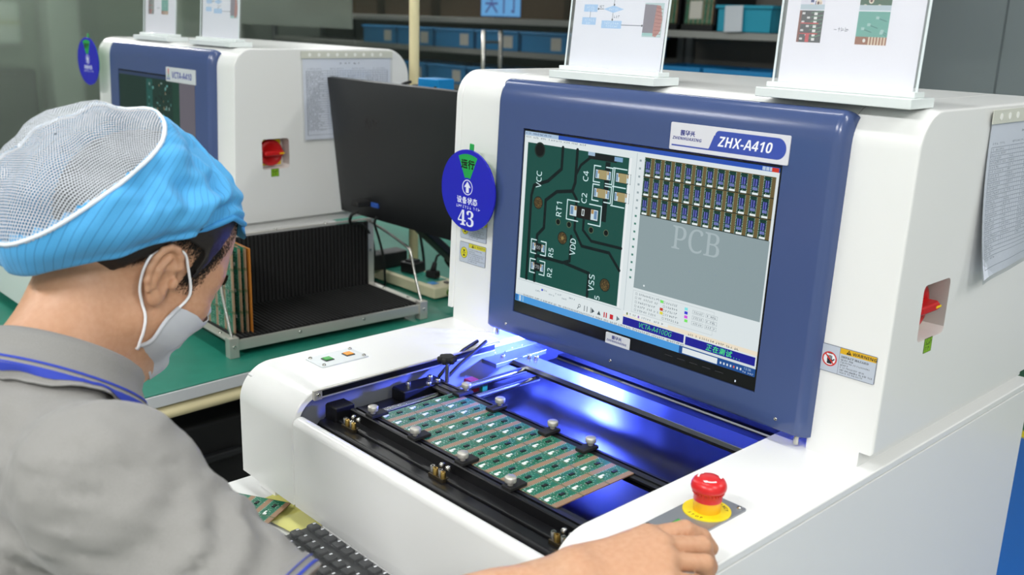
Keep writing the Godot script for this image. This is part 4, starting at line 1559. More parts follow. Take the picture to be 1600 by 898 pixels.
func machine_controls(t: Node3D):
	# two-lamp plate on the left cover
	var pl := MB.new()
	pl.extrude(rrect(0.052, 0.088, 0.004), 0.0022, Transform3D(Basis(Vector3(1, 0, 0), Vector3(0, 0, -1), Vector3(0, 1, 0)), Vector3(0.0555, 0.0, 0.2845)), 0.0008)
	var bp := obj("button_plate", pl, mat("d9dee0", 0.3), t)
	for k in 2:
		var z: float = [0.3025, 0.2635][k]
		obj("button_bezel", boxm(Vector3(0.0165, 0.002, 0.0165), 0.0008), mat("3c4244", 0.4), bp, Vector3(0.0555, 0.0028, z))
		obj(["green_button", "orange_button"][k], boxm(Vector3(0.0135, 0.003, 0.0135), 0.001), mat(["37a23c", "f09a22"][k], 0.35), bp, Vector3(0.0555, 0.0034, z))
	for x in [0.0355, 0.0755]:
		for z in [0.247, 0.322]:
			obj("plate_screw", screw_mesh(0.0032, 0.0022), M.steel, bp, Vector3(x, 0.0022, z))
	# dark guide strip along the cover's inner edge, end block with a screw
	var st := obj("guide_strip", boxm(Vector3(0.0035, 0.009, 0.345), 0.0005), mat("08080a", 0.3), t, Vector3(0.1522, -0.0075, 0.205))
	obj("upper_edge", boxm(Vector3(0.005, 0.0022, 0.362), 0.0004), M.satin, st, Vector3(0.0006, 0.006, -0.0035))
	obj("lower_edge", boxm(Vector3(0.005, 0.0022, 0.345), 0.0004), M.satin, st, Vector3(0.0006, -0.0055, 0.0))
	obj("end_block", boxm(Vector3(0.0055, 0.0155, 0.014), 0.0008), M.satin, st, Vector3(0.0006, -0.0005, 0.178))
	obj("end_screw", screw_mesh(0.0035, 0.002), M.steel, st, Vector3(0.0034, -0.0005, 0.178), Vector3(0, 0, -PI / 2))
	# emergency stop plate on the right cover
	pl = MB.new()
	pl.extrude(rrect(0.056, 0.125, 0.004), 0.0022, Transform3D(Basis(Vector3(1, 0, 0), Vector3(0, 0, -1), Vector3(0, 1, 0)), Vector3(0.7475, 0.0, 0.268)), 0.0006)
	var sp := obj("stop_plate", pl, mat("9a9da2", 0.35, 0.6), t)
	var c := Vector3(0.7475, 0.0022, 0.245)
	for x in [0.726, 0.769]:
		for z in [0.212, 0.323]:
			obj("plate_screw", screw_mesh(0.0032, 0.0022), M.steel, sp, Vector3(x, 0.0022, z))
	var p := Pic.new(self, 512, 512, Color("f2d81a"))
	for wd in [["EMERGENCY", -PI / 2, 0.21], ["STOP", PI / 2, -0.24]]:
		var word: String = wd[0]
		for k in word.length():
			var a: float = wd[1] + (k - (word.length() - 1) / 2.0) * wd[2]
			var at := Vector2(256, 256) + Vector2.from_angle(a) * 208
			var g := Pic.new(self, 64, 64, Color(0.06, 0.06, 0.04, 0))
			g.im.fill(Color("f2d81a"))
			g.text(word[k], 14, 52, 52, Color("14140c"), "Droid Sans", true)
			var up := Vector2.from_angle(a) * (1.0 if a < 0 else -1.0)
			var rt := Vector2(-up.y, up.x)
			for j in range(-34, 34):
				for i in range(-34, 34):
					var q := Vector2(i, j)
					var sx := int(32 + q.dot(rt))
					var sy := int(32 - q.dot(up))
					if sx >= 0 and sy >= 0 and sx < 64 and sy < 64:
						var cc := g.im.get_pixel(sx, sy)
						if cc.r < 0.7:
							p.dot(int(at.x + i), int(at.y + j), Color("14140c"), 1.0)
	# ring print reads from the operator's side
	var ring := MB.new()
	ring.extrude(circle(0.0275, 48), 0.0016, Transform3D(Basis(Vector3(1, 0, 0), Vector3(0, 0, -1), Vector3(0, 1, 0)), c), 0.0004, 0.8, true, Rect2(-0.0275, -0.0275, 0.055, 0.055))
	obj("stop_ring", ring, textured(p.im, 0.45), sp)
	var b := MB.new()
	b.lathe([Vector2(0.0155, 0.0), Vector2(0.0155, 0.013), Vector2(0.0, 0.013)], 32, Transform3D(Basis(), c + Vector3(0, 0.0016, 0)))
	obj("stop_collar", b, mat("eeb21c", 0.4), sp)
	b = MB.new()
	b.lathe([Vector2(0.0162, 0.013), Vector2(0.0162, 0.0235), Vector2(0.0195, 0.0255), Vector2(0.0203, 0.0285), Vector2(0.0198, 0.0325), Vector2(0.0178, 0.0362), Vector2(0.014, 0.0385), Vector2(0.007, 0.0396), Vector2(0, 0.04)], 40, Transform3D(Basis(), c + Vector3(0, 0.0016, 0)), 0.5)
	for k in 30:
		var a := TAU * k / 30.0
		b.box(c + Vector3(cos(a) * 0.0172, 0.0245, sin(a) * 0.0172), Vector3(0.0022, 0.0032, 0.0016), 0.0005, Basis(Vector3.UP, -a))
	var btn := obj("stop_button", b, mat("d42226", 0.3), sp)
	# three turning arrows raised on the cap
	b = MB.new()
	for k in 3:
		var a0 := k * TAU / 3 + 0.3
		var L := []
		var R2 := []
		for j in 9:
			var a := a0 + 1.25 * j / 8.0
			var w := 0.0011
			if j > 5:
				w = [0.0023, 0.0013, 0.0001][j - 6]
			for s in [-1, 1]:
				var rr: float = 0.0125 + s * w
				(L if s < 0 else R2).append(c + Vector3(cos(a) * rr, 0.0016 + 0.0404 - 0.0006 * pow(rr / 0.0145, 2.0) * 2.0, sin(a) * rr))
		b.grid([L, R2])
	obj("turn_arrow", b, mat("f4eeee", 0.4), btn)
	obj("button_bezel", boxm(Vector3(0.0165, 0.002, 0.0165), 0.0008), mat("22282a", 0.4), sp, Vector3(0.7475, 0.0028, 0.295))
	obj("green_button", boxm(Vector3(0.0135, 0.003, 0.0135), 0.001), mat("2fae44", 0.35), sp, Vector3(0.7475, 0.0034, 0.295))


func machine_inside(t: Node3D):
	var b := MB.new()
	# floor plate of the well, rougher plate behind
	obj("well_plate", boxm(Vector3(0.79, 0.006, 0.53), 0.001), M.black_gloss, t, Vector3(0.41, -0.072, 0.13))
	var tray := bumpy(mat("0b0a12", 0.5), 0.3, 60.0, 0.5, 4.0)
	obj("rear_tray", boxm(Vector3(0.6, 0.006, 0.36), 0.001), tray, t, Vector3(0.43, -0.066, -0.32))
	# cross beam of bright aluminium on a dark web
	var cb := obj("cross_beam", boxm(Vector3(0.62, 0.008, 0.042), 0.0008), mat("aab0b8", 0.34, 1.0), t, Vector3(0.42, -0.034, -0.012))
	obj("beam_web", boxm(Vector3(0.62, 0.006, 0.02), 0.0008), M.anod, cb, Vector3(0, -0.007, 0.008))
	obj("end_plate", boxm(Vector3(0.05, 0.008, 0.12), 0.0008), mat("9aa0aa", 0.4, 1.0), cb, Vector3(-0.27, 0.001, 0.0))
	for q in [[-0.285, 0.03], [-0.262, 0.03], [-0.285, -0.01], [-0.235, -0.008], [-0.222, -0.012], [-0.285, -0.035]]:
		obj("beam_bolt", bolt_mesh(0.0042, 0.006), M.steel, cb, Vector3(q[0], 0.0045, q[1]))
	# bright side box of the drive behind the left cover
	var wp := PackedVector2Array([Vector2(-0.32, -0.069), Vector2(0.41, -0.069)])
	for k in 9:
		var a := PI / 2 * k / 8.0
		wp.append(Vector2(0.37, -0.055) + Vector2(cos(a), sin(a)) * 0.0405)
	wp.append(Vector2(-0.32, -0.0145))
	b = MB.new()
	slab(b, wp, 0.135, 0.139, 0.0006)
	var iw := obj("inner_wall", b, mat("75787f", 0.3), t)
	obj("wall_seam", boxm(Vector3(0.002, 0.002, 0.3), 0.0004), mat("8e9098", 0.4), iw, Vector3(0.1395, -0.028, -0.155))
	# guide rods running from the beam towards the operator
	b = MB.new()
	b.cyl(Vector3(0.2, -0.042, 0.0), Vector3(0.2, -0.042, 0.3), 0.006, 16)
	obj("guide_rod", b, M.steel, t)
	b = MB.new()
	b.cyl(Vector3(0.228, -0.05, 0.0), Vector3(0.228, -0.05, 0.17), 0.005, 16)
	obj("guide_rod", b, M.steel, t)
	var rb := obj("red_block", boxm(Vector3(0.02, 0.022, 0.02), 0.002), mat("8e1d14", 0.4), t, Vector3(0.172, -0.055, 0.1))
	obj("green_tab", boxm(Vector3(0.006, 0.02, 0.012), 0.001), mat("1d7a3c", 0.4), rb, Vector3(0.018, 0.002, -0.012))
	# left bracket plates
	var br := obj("left_bracket", boxm(Vector3(0.05, 0.012, 0.2), 0.002), M.anod, t, Vector3(0.172, -0.054, 0.27))
	obj("bracket_block", boxm(Vector3(0.03, 0.026, 0.035), 0.003), M.anod, br, Vector3(-0.006, 0.017, 0.083))
	obj("bracket_block", boxm(Vector3(0.034, 0.022, 0.085), 0.003), M.anod, br, Vector3(-0.006, 0.015, -0.065))
	for q in [[0.014, 0.07], [0.0, 0.05], [0.016, 0.052], [0.01, -0.09], [-0.01, -0.09], [0.012, -0.07], [-0.008, -0.045]]:
		obj("bracket_bolt", bolt_mesh(0.0042, 0.006), M.steel, br, Vector3(q[0], 0.0055 if q[1] > 0 else 0.026, q[1]))
	# black star knob on its post
	b = MB.new()
	b.cyl(Vector3(0.187, -0.03, 0.165), Vector3(0.187, 0.004, 0.165), 0.0035, 12)
	var post := obj("knob_post", b, M.steel, t)
	b = MB.new()
	b.lathe([Vector2(0.005, 0), Vector2(0.012, 0.004), Vector2(0.0135, 0.008), Vector2(0.011, 0.0125), Vector2(0, 0.0135)], 20, Transform3D(Basis(), Vector3(0.187, 0.002, 0.165)))
	for k in 6:
		var a := TAU * k / 6
		b.cyl(Vector3(0.187 + cos(a) * 0.0115, 0.004, 0.165 + sin(a) * 0.0115), Vector3(0.187 + cos(a) * 0.0115, 0.0135, 0.165 + sin(a) * 0.0115), 0.0045, 10, 0.001)
	obj("star_knob", b, M.rubber, post)
	# cables from the head to the carriage
	b = MB.new()
	b.tube(smooth([Vector3(0.145, 0.03, -0.02), Vector3(0.16, 0.012, -0.01), Vector3(0.2, 0.004, -0.02), Vector3(0.25, 0.008, -0.05), Vector3(0.27, 0.03, -0.09)]), 0.002, 8)
	b.tube([Vector3(0.16, -0.03, 0.16), Vector3(0.155, -0.012, 0.13), Vector3(0.15, 0.0, 0.1), Vector3(0.14, 0.005, 0.06)], 0.003, 8)
	b.tube([Vector3(0.17, -0.03, 0.15), Vector3(0.172, -0.012, 0.125), Vector3(0.165, -0.002, 0.09), Vector3(0.15, 0.005, 0.05)], 0.003, 8)
	obj("cable", b, M.rubber, t)
	# clamp rails in front of and behind the board
	clamp_rail(t, "front_rail", 0.3385, 0.32, [0.2315, 0.331, 0.432, 0.523], 1.0)
	clamp_rail(t, "rear_rail", 0.176, 0.305, [0.246, 0.3235, 0.434, 0.5065], -1.0)
	# black beam in front of the front rail, with its two brass bearings
	var fb := obj("front_beam", boxm(Vector3(0.52, 0.022, 0.026), 0.006), M.anod, t, Vector3(0.41, -0.058, 0.374))
	obj("beam_lip", boxm(Vector3(0.52, 0.006, 0.02), 0.002), M.anod, fb, Vector3(0, 0.012, -0.018))
	for x in [0.212, 0.415, 0.637]:
		var k := obj("bearing", boxm(Vector3(0.03, 0.006, 0.012), 0.001), mat("3a3224", 0.4, 0.5), fb, Vector3(x - 0.41, 0.013, -0.008))
		for j in 4:
			obj("bearing_screw", bolt_mesh(0.0035, 0.009), M.brass if j % 2 else M.steel, k, Vector3(-0.012 + j * 0.008, 0.003, 0.002 * (j % 2)))
		for j in 2:
			b = MB.new()
			b.cyl(Vector3(-0.006 + j * 0.013, 0.012, -0.008), Vector3(0.0 + j * 0.013, 0.014, -0.008), 0.004, 12, 0.001)
			obj("bearing_roller", b, M.steel, k)
	# inspection lamp: ring of blue light under the camera, hidden up in the head
	var cam := obj("camera_barrel", boxm(Vector3(0.06, 0.12, 0.06), 0.006), M.black, t, Vector3(0.2, 0.19, -0.2))
	b = MB.new()
	b.lathe([Vector2(0.03, 0), Vector2(0.075, 0), Vector2(0.075, 0.02), Vector2(0.03, 0.02), Vector2(0.03, 0)], 32, Transform3D(Basis(), Vector3(0.2, 0.095, -0.2)))
	obj("ring_housing", b, M.black, cam, -cam.position)
	var glow := mat("10107a", 0.5)
	glow.emission_enabled = true
	glow.emission = BLUE
	glow.emission_energy_multiplier = BLUE_GLOW
	b = MB.new()
	b.lathe([Vector2(0.034, 0.0), Vector2(0.071, 0.0), Vector2(0.071, -0.003), Vector2(0.034, -0.003), Vector2(0.034, 0)], 32, Transform3D(Basis(), Vector3(0.2, 0.0945, -0.2)))
	obj("ring_light", b, glow, cam, -cam.position)
	var l := OmniLight3D.new()
	l.name = "ring_light_beam"
	l.light_color = BLUE
	l.light_energy = BLUE_BEAM
	l.light_size = 0.03
	l.omni_range = 12.0
	l.omni_attenuation = 2.0
	l.shadow_enabled = true
	l.position = Vector3(0.2, 0.07 + OY, -0.2)
	add_child(l, true)
	# second lamp head, turned sideways onto the well's left wall
	b = MB.new()
	b.cyl(Vector3(0.36, 0.052, -0.235), Vector3(0.333, 0.046, -0.195), 0.02, 20, 0.002)
	var sl := obj("side_lamp_housing", b, M.black, t)
	b = MB.new()
	b.cyl(Vector3(0.333, 0.046, -0.195), Vector3(0.332, 0.0457, -0.1936), 0.016, 20)
	obj("side_lamp", b, glow, sl)
	var l2 := SpotLight3D.new()
	l2.name = "side_lamp_beam"
	l2.light_color = BLUE
	l2.light_energy = 4.0
	l2.light_size = 0.02
	l2.spot_range = 12.0
	l2.spot_attenuation = 2.0
	l2.spot_angle = 40.0
	l2.spot_angle_attenuation = 1.0
	l2.shadow_enabled = true
	l2.position = Vector3(0.329, 0.0445 + OY, -0.189)
	l2.basis = Basis.looking_at(Vector3(0.139, -0.045, 0.2) - Vector3(0.329, 0.0445, -0.189))
	add_child(l2, true)


const BLUE := Color(0.30, 0.38, 1.0)
const BLUE_GLOW := 15.0
const BLUE_BEAM := 0.26


# a slotted black extrusion with screw-down clamps; side: where the board lies (-z for the front rail)
func clamp_rail(t: Node3D, called: String, z: float, xc: float, clamps: Array, s: float):
	var x0 := 0.185
	var x1 := 0.668
	var b := MB.new()
	var prof := PackedVector2Array([Vector2(-0.009, -0.046), Vector2(0.009, -0.046), Vector2(0.009, -0.03), Vector2(0.0075, -0.0285), Vector2(0.003, -0.0285), Vector2(0.003, -0.0335), Vector2(-0.001, -0.0335), Vector2(-0.001, -0.0285), Vector2(-0.009, -0.0295)])
	var pp := PackedVector2Array()
	for q in prof:
		pp.append(Vector2(z + q.x * s, q.y))
	slab(b, pp, x0, x1, 0.0008)
	var rail := obj(called, b, M.anod, t)
	obj("support_lip", boxm(Vector3(x1 - x0, 0.004, 0.012), 0.0006), M.anod, rail, Vector3((x0 + x1) / 2, -0.033, z - s * 0.0125))
	for k in 6:
		obj("rail_screw", screw_mesh(0.0028, 0.0018), M.steel, rail, Vector3(x0 + 0.075 + k * 0.082, -0.0309, z - s * 0.0155))
	for x in clamps:
		obj("clamp", boxm(Vector3(0.017, 0.005, 0.03), 0.001), M.rubber, rail, Vector3(x, -0.0255, z - s * 0.006))
		b = MB.new()
		b.lathe([Vector2(0.0035, 0.0), Vector2(0.0035, 0.004), Vector2(0.0072, 0.0045), Vector2(0.0076, 0.0055), Vector2(0.0076, 0.0105), Vector2(0.0068, 0.0115), Vector2(0, 0.0117)], 24, Transform3D(Basis(), Vector3(x, -0.023, z + s * 0.001)))
		obj("thumb_screw", b, M.satin, rail)


func build_machines():
	make_machine(true, Vector3.ZERO)
	var r := make_machine(false, Vector3(-1.6785, 0, -0.021))
	# the panel of small boards clamped in the machine
	var t := thing("printed_board", "green panel of small circuit boards clamped between rails inside the open machine", "circuit board", Vector3(0.4115, -0.0305, 0.2575))
	board_panel(t, 12, 0.362, 0.146)


# panel lying in the xz plane, top at y = 0.0016: the print, and chips and connectors standing on it
func board_panel(t: Node3D, nx: int, w: float, d: float):
	var b := MB.new()
	b.extrude(rrect(w, d, 0.001, 2), 0.0016, Transform3D(Basis(Vector3(1, 0, 0), Vector3(0, 0, -1), Vector3(0, 1, 0)), Vector3.ZERO), 0.0002, 0.8, true, Rect2(-w / 2, -d / 2, w, d))
	if not M.has("pcb%d" % nx):
		M["pcb%d" % nx] = textured(pcb_pic(nx, 3, 96, 150, 0.28, Color("17694f")), 0.35)
		M.chip = mat("17181a", 0.4)
		M.conn = mat("e8ece8", 0.5)
		M.cap = mat("8d8f88", 0.5)
	obj("board", b, M["pcb%d" % nx], t)
	var chip := boxm(Vector3(0.0046, 0.0016, 0.0085), 0.0003)
	var chip_m := chip.done()
	var cn := MB.new()
	cn.box(Vector3(0, 0.0008, 0), Vector3(0.0028, 0.0016, 0.0105), 0.0003)
	cn.box(Vector3(0.0024, 0.0006, 0.003), Vector3(0.0032, 0.0012, 0.0042), 0.0003)
	var cm := cn.done()
	var small := MB.new()
	var r := RandomNumberGenerator.new()
	r.seed = 12
	for i in nx:
		for j in 3:
			var c := Vector3(-w / 2 + w / nx * (i + 0.36), 0.0016, -d / 2 + d / 3 * (j + 0.5))
			obj("chip", chip_m, M.chip, t, c + Vector3(0.001, 0.0008, -0.006))
			obj("connector", cm, M.conn, t, c + Vector3(-0.001, 0, 0.0172))
			for k in 9:
				small.box(c + Vector3(r.randf_range(-0.008, 0.008), 0.0003, r.randf_range(-0.019, 0.012)), Vector3(0.0009, 0.0007, 0.0017), 0.0001)
	var so := obj("small_components", small, M.cap, t)
	so.set_meta("kind", "stuff")


# ---------------------------------------------------------------- signs, papers, dials
# clear acrylic sign holder: stepped base, a folded clear sheet, a printed page between its faces
func sign_holder(label: String, at: Vector3, w: float, h: float, im: Image, tilt: float, turn := 0.0):
	var t := thing("sign_holder", label, "sign", at, turn, "")
	var base := obj("base", boxm(Vector3(w + 0.02, 0.012, 0.06), 0.001), M.frost, t, Vector3(0, 0.006, 0.0))
	obj("base_step", boxm(Vector3(w + 0.01, 0.007, 0.026), 0.001), M.frost, base, Vector3(0, 0.0095, 0.0))
	var lean := Vector3(-tilt, 0, 0)
	var up := Basis.from_euler(lean)
	var c := Vector3(0, 0.012, 0) + up * Vector3(0, h / 2 + 0.004, 0)
	obj("page", boxm_uv(w - 0.008, h - 0.006, 0.0006), textured(im, 0.7), t, c, lean)
	var clear = M.acrylic
	obj("clear_front", boxm(Vector3(w, h, 0.0015), 0.0004), clear, t, c + up * Vector3(0, 0, 0.003), lean)
	obj("clear_back", boxm(Vector3(w, h, 0.0015), 0.0004), clear, t, c + up * Vector3(0, 0, -0.0022), lean)
	for s in [-1, 1]:
		obj("side_edge", boxm(Vector3(0.003, h, 0.0012), 0.0003), M.acrylic_edge, t, c + up * Vector3(s * (w / 2 + 0.0016), 0, 0.003), lean)


func boxm_uv(w: float, h: float, t: float) -> MB:
	var b := plate(w, h, t, 0.0005, 0.0001)
	return b


func build_signs():
	M.frost = mat("e3e9e8", 0.25)
	var top := 0.4455
	sign_holder("clear sign holder with a flowchart page on top of the near machine", Vector3(0.315, top, -0.045), 0.19, 0.30, flow_pic(3), 0.1)
	sign_holder("clear sign holder with circuit board photos on top of the near machine", Vector3(0.696, top, -0.042), 0.19, 0.30, photos_pic(4), 0.06, 0.0)
	sign_holder("clear sign holder with a page of photos on top of the rear machine", Vector3(-1.39, top, -0.095), 0.2, 0.30, photos_pic(9), 0.08)
	sign_holder("clear sign holder with a flowchart page on top of the rear machine", Vector3(-1.03, top, -0.09), 0.2, 0.30, flow_pic(8), 0.08)
	# papers in plastic sleeves on the machines' right sides
	doc_sleeve("clear sleeve with a ruled form hanging on the near machine's right side, corner curling", Vector3(HW, 0.327, -0.335), 0.27, 0.225, 3, 0.022)
	doc_sleeve("clear sleeve with a ruled form taped flat on the rear machine's right side", Vector3(-1.6785 + HW, 0.327, -0.021 - 0.335), 0.28, 0.225, 40, 0.004)
	# round status dials
	dial("round blue status dial numbered 43 on the near machine's left column", Vector3(0.061, 0.247, 0.018), 0.07, dial_pic(true), 0.0)
	dial("round blue status dial on the left corner of the rear machine", Vector3(-1.6785 + 0.016, 0.376, 0.004), 0.068, dial_pic(false), 0.06)


func doc_sleeve(label: String, at: Vector3, w: float, h: float, seed_: int, curl: float):
	var t := thing("document_sleeve", label, "document", at, 0.0, "")
	# local: x runs backwards along the machine (-z), y up, out of the side along +x
	var sheet := func(ww: float, hh: float, off: float, cu: float, thick: float) -> MB:
		var rows := []
		for i in 13:
			var row := []
			for j in 11:
				var u := j / 10.0
				var v := i / 12.0
				var o := off + cu * pow(1.0 - u, 2.0) * pow(v, 2.5) + 0.0015 * sin(u * 9.0 + v * 4.0) * v
				row.append(Vector3(o, hh / 2 - hh * v, ww / 2 - ww * u))
			rows.append(row)
		var b := MB.new()
		b.grid(rows)
		var back := []
		for row in rows:
			var q := []
			for p in row:
				q.append(p - Vector3(thick, 0, 0))
			back.append(q)
		b.grid(back, false, true)
		var n := b.v.size() / 2
		for k in 12:
			for e in [0, 10]:
				var a: int = k * 11 + e
				b.t(a, a + 11, n + a)
				b.t(a + 11, n + a + 11, n + a)
		for k in 10:
			for e in [0, 132]:
				var a: int = k + e
				b.t(a, a + 1, n + a)
				b.t(a + 1, n + a + 1, n + a)
		return b
	obj("form_page", sheet.call(w - 0.012, h - 0.022, 0.0022, curl, 0.0004), textured(form_pic(seed_), 0.75), t, Vector3(0, -0.006, 0))
	var cl := mat("e6eaee", 0.15)
	cl.albedo_color = Color(0.9, 0.93, 0.96, 0.05)
	cl.transparency = BaseMaterial3D.TRANSPARENCY_ALPHA
	obj("sleeve", sheet.call(w, h, 0.0036, curl, 0.0002), cl, t)
	var strip := mat("cfd0c4", 0.4)
	var sp := obj("binding_strip", boxm(Vector3(0.0014, 0.018, w), 0.0004), strip, t, Vector3(0.0042, h / 2 - 0.009, 0))
	for k in 9:
		var b := MB.new()
		b.cyl(Vector3(0.0044, h / 2 - 0.009, w / 2 - 0.025 - k * 0.027), Vector3(0.0054, h / 2 - 0.009, w / 2 - 0.025 - k * 0.027), 0.0045, 14)
		obj("punch_hole", b, mat("f0f0ea", 0.5), sp, -sp.position)


func dial(label: String, at: Vector3, r: float, im: Image, turn: float):
	var t := thing("status_dial", label, "dial", at, turn)
	var b := MB.new()
	b.extrude(circle(r, 56), 0.003, Transform3D(), 0.0006, 0.8, true, Rect2(-r, -r, 2 * r, 2 * r))
	obj("face", b, textured(im, 0.2), t)
	b = MB.new()
	b.extrude(circle(r * 0.94, 40), 0.002, Transform3D(Basis(), Vector3(0, 0, -0.003)))
	var wheel := obj("wheel", b, mat("1d9a4a", 0.4), t)
	obj("tab", boxm(Vector3(0.011, 0.014, 0.002), 0.0008), mat("22a04c", 0.4), wheel, Vector3(0.004, r + 0.003, -0.002), Vector3(0, 0, -0.06))
	b = MB.new()
	b.cyl(Vector3(0, 0, -0.019), Vector3(0, 0, -0.003), 0.008, 14)
	obj("mount", b, M.dark, t)


# ---------------------------------------------------------------- things on the bench
func build_desk_things():
	# monitor seen from behind
	var t := thing("desktop_monitor", "black monitor seen from behind, standing on the bench between the two machines", "monitor", Vector3(-0.57, -0.2, -0.325), 0.0)
	var black := bumpy(mat("17191b", 0.5), 0.3, 30.0, 0.12, 2.0)
	var prof := MB.new()
	# back shell: gently domed slab with a slanted lower edge
	var mb := Transform3D(Basis.from_euler(Vector3(0.105, 0, 0)), Vector3(0, 0.4045, 0.024))
	var rows := []
	for i in 15:
		var row := []
		for j in 21:
			var u := j / 20.0 * 2 - 1
			var v := i / 14.0 * 2 - 1
			var e := (1 - pow(absf(u), 6.0)) * (1 - pow(absf(v), 6.0))
			row.append(mb * Vector3(u * 0.27, -v * 0.173, 0.002 + 0.013 * e))
		rows.append(row)
	prof.grid(rows)
	prof.box(mb * Vector3(0, 0, -0.004), Vector3(0.54, 0.346, 0.012), 0.002, mb.basis)
	obj("shell", prof, black, t)
	obj("bezel_edge", boxm(Vector3(0.542, 0.348, 0.003), 0.001), mat("5c6064", 0.4), t, mb * Vector3(0, 0, -0.0105), Vector3(0.105, 0, 0))
	obj("display", boxm(Vector3(0.527, 0.325, 0.002), 0.0005), mat("08080a", 0.2), t, mb * Vector3(0, 0.004, -0.0122), Vector3(0.105, 0, 0))
	var tm := TextMesh.new()
	var f := SystemFont.new()
	f.font_names = PackedStringArray(["Droid Sans"])
	f.font_weight = 700
	tm.font = f
	tm.text = "AOC"
	tm.font_size = 36
	tm.pixel_size = 0.0009
	tm.depth = 0.0008
	obj("logo", tm, mat("0f1011", 0.35), t, mb * Vector3(-0.075, 0.075, 0.0147), Vector3(0.105, 0, 0))
	obj("stand_neck", boxm(Vector3(0.05, 0.4, 0.022), 0.006), M.black, t, Vector3(-0.065, 0.155, -0.155), Vector3(0.85, 0, 0))
	obj("stand_base", boxm(Vector3(0.2, 0.012, 0.14), 0.005), M.black, t, Vector3(-0.065, 0.0065, -0.36))
	var vg := obj("video_plug", boxm(Vector3(0.032, 0.014, 0.045), 0.003), M.rubber, t, mb * Vector3(-0.13, -0.127, 0.03))
	obj("video_socket", boxm(Vector3(0.03, 0.012, 0.006), 0.001), mat("274f9e", 0.4), t, mb * Vector3(-0.095, -0.13, 0.014))
	# its cables
	cable("black video cable dropping from the monitor's back to the bench", [Vector3(-0.7, 0.055, -0.275), Vector3(-0.712, 0.045, -0.262), Vector3(-0.735, 0.02, -0.275), Vector3(-0.76, 0.005, -0.325), Vector3(-0.79, -0.05, -0.38), Vector3(-0.83, -0.15, -0.41), Vector3(-0.88, -0.195, -0.42), Vector3(-0.95, -0.1955, -0.435)], 0.0042)
	cable("thin black power lead behind the monitor, hooked to its socket", [Vector3(-0.64, 0.05, -0.288), Vector3(-0.652, 0.03, -0.29), Vector3(-0.69, -0.02, -0.33), Vector3(-0.74, -0.09, -0.38), Vector3(-0.79, -0.16, -0.42), Vector3(-0.84, -0.1955, -0.45), Vector3(-0.97, -0.1965, -0.46)], 0.0032)
	# blue camera box on a black microscope stand behind the monitor
	var mi := thing("microscope_camera", "small bright blue camera box on a black stand, showing above the monitor", "camera", Vector3(-0.675, -0.212, -0.5), 0.1)
	obj("camera_body", boxm(Vector3(0.075, 0.036, 0.06), 0.003), mat("1b8ed0", 0.3, 0.3), mi, Vector3(0, 0.574, 0))
	for k in 5:
		obj("cooling_fin", boxm(Vector3(0.004, 0.005, 0.05), 0.001), mat("1b8ed0", 0.3, 0.3), mi, Vector3(-0.01 + k * 0.008, 0.588, 0))
	obj("port", boxm(Vector3(0.012, 0.006, 0.002), 0.0006), M.black, mi, Vector3(0.012, 0.567, 0.0305))
	obj("port", boxm(Vector3(0.009, 0.004, 0.002), 0.0006), M.black, mi, Vector3(0.028, 0.572, 0.0305))
	obj("plug", boxm(Vector3(0.034, 0.014, 0.02), 0.003), M.rubber, mi, Vector3(-0.055, 0.566, 0.01))
	var b := MB.new()
	b.cyl(Vector3(0, 0.36, 0), Vector3(0, 0.556, 0), 0.021, 20, 0.003)
	b.cyl(Vector3(0, 0.40, 0), Vector3(0, 0.47, 0), 0.032, 20, 0.004)
	obj("optical_tube", b, M.black, mi)
	b = MB.new()
	b.cyl(Vector3(0.0, 0.02, -0.12), Vector3(0.0, 0.52, -0.12), 0.011, 16, 0.001)
	b.cyl(Vector3(0, 0.43, -0.13), Vector3(0, 0.43, -0.02), 0.014, 16, 0.002)
	obj("stand_column", b, M.steel, mi)
	obj("stand_base", boxm(Vector3(0.1, 0.014, 0.075), 0.005), M.black, mi, Vector3(0, 0.0195, -0.12))
	cable("black lead plugged into the blue camera box, lying over the monitor's top edge", [Vector3(-0.758, 0.366, -0.482), Vector3(-0.79, 0.357, -0.48), Vector3(-0.815, 0.34, -0.485), Vector3(-0.83, 0.28, -0.5), Vector3(-0.835, 0.1, -0.54), Vector3(-0.84, -0.12, -0.59), Vector3(-0.86, -0.196, -0.61)], 0.004)
	# power strip with adapters and plugs
	var ps := thing("power_strip", "cream power strip with a green socket face, lying on the bench below the monitor", "power strip", Vector3(-0.80, -0.2, -0.525), 0.0)
	obj("body", boxm(Vector3(0.315, 0.032, 0.1), 0.005), mat("dcd5b2", 0.45), ps, Vector3(0, 0.018, 0))
	obj("socket_face", boxm(Vector3(0.23, 0.002, 0.07), 0.0008), mat("3f9c86", 0.45), ps, Vector3(-0.01, 0.0345, 0))
	for k in 5:
		for q in [[-0.008, -0.008], [0.008, -0.008], [0, 0.012]]:
			obj("socket_slot", boxm(Vector3(0.002, 0.001, 0.007), 0.0002), M.black, ps, Vector3(-0.1 + k * 0.045 + q[0], 0.0357, q[1]))
	obj("blue_label", boxm(Vector3(0.026, 0.001, 0.022), 0.0003), mat("3f8fd0", 0.5), ps, Vector3(0.115, 0.0357, 0.022))
	obj("rocker_switch", boxm(Vector3(0.018, 0.004, 0.013), 0.001), mat("4a4640", 0.4), ps, Vector3(0.135, 0.036, -0.012))
	b = MB.new()
	b.tube([Vector3(0.155, 0.016, 0.0), Vector3(0.185, 0.016, 0.0), Vector3(0.21, 0.014, -0.01), Vector3(0.3, 0.007, -0.06), Vector3(0.42, 0.006, -0.16)], [0.009, 0.0085, 0.006, 0.005, 0.005], 12)
	obj("supply_cord", b, mat("4f7a2c", 0.5), ps)
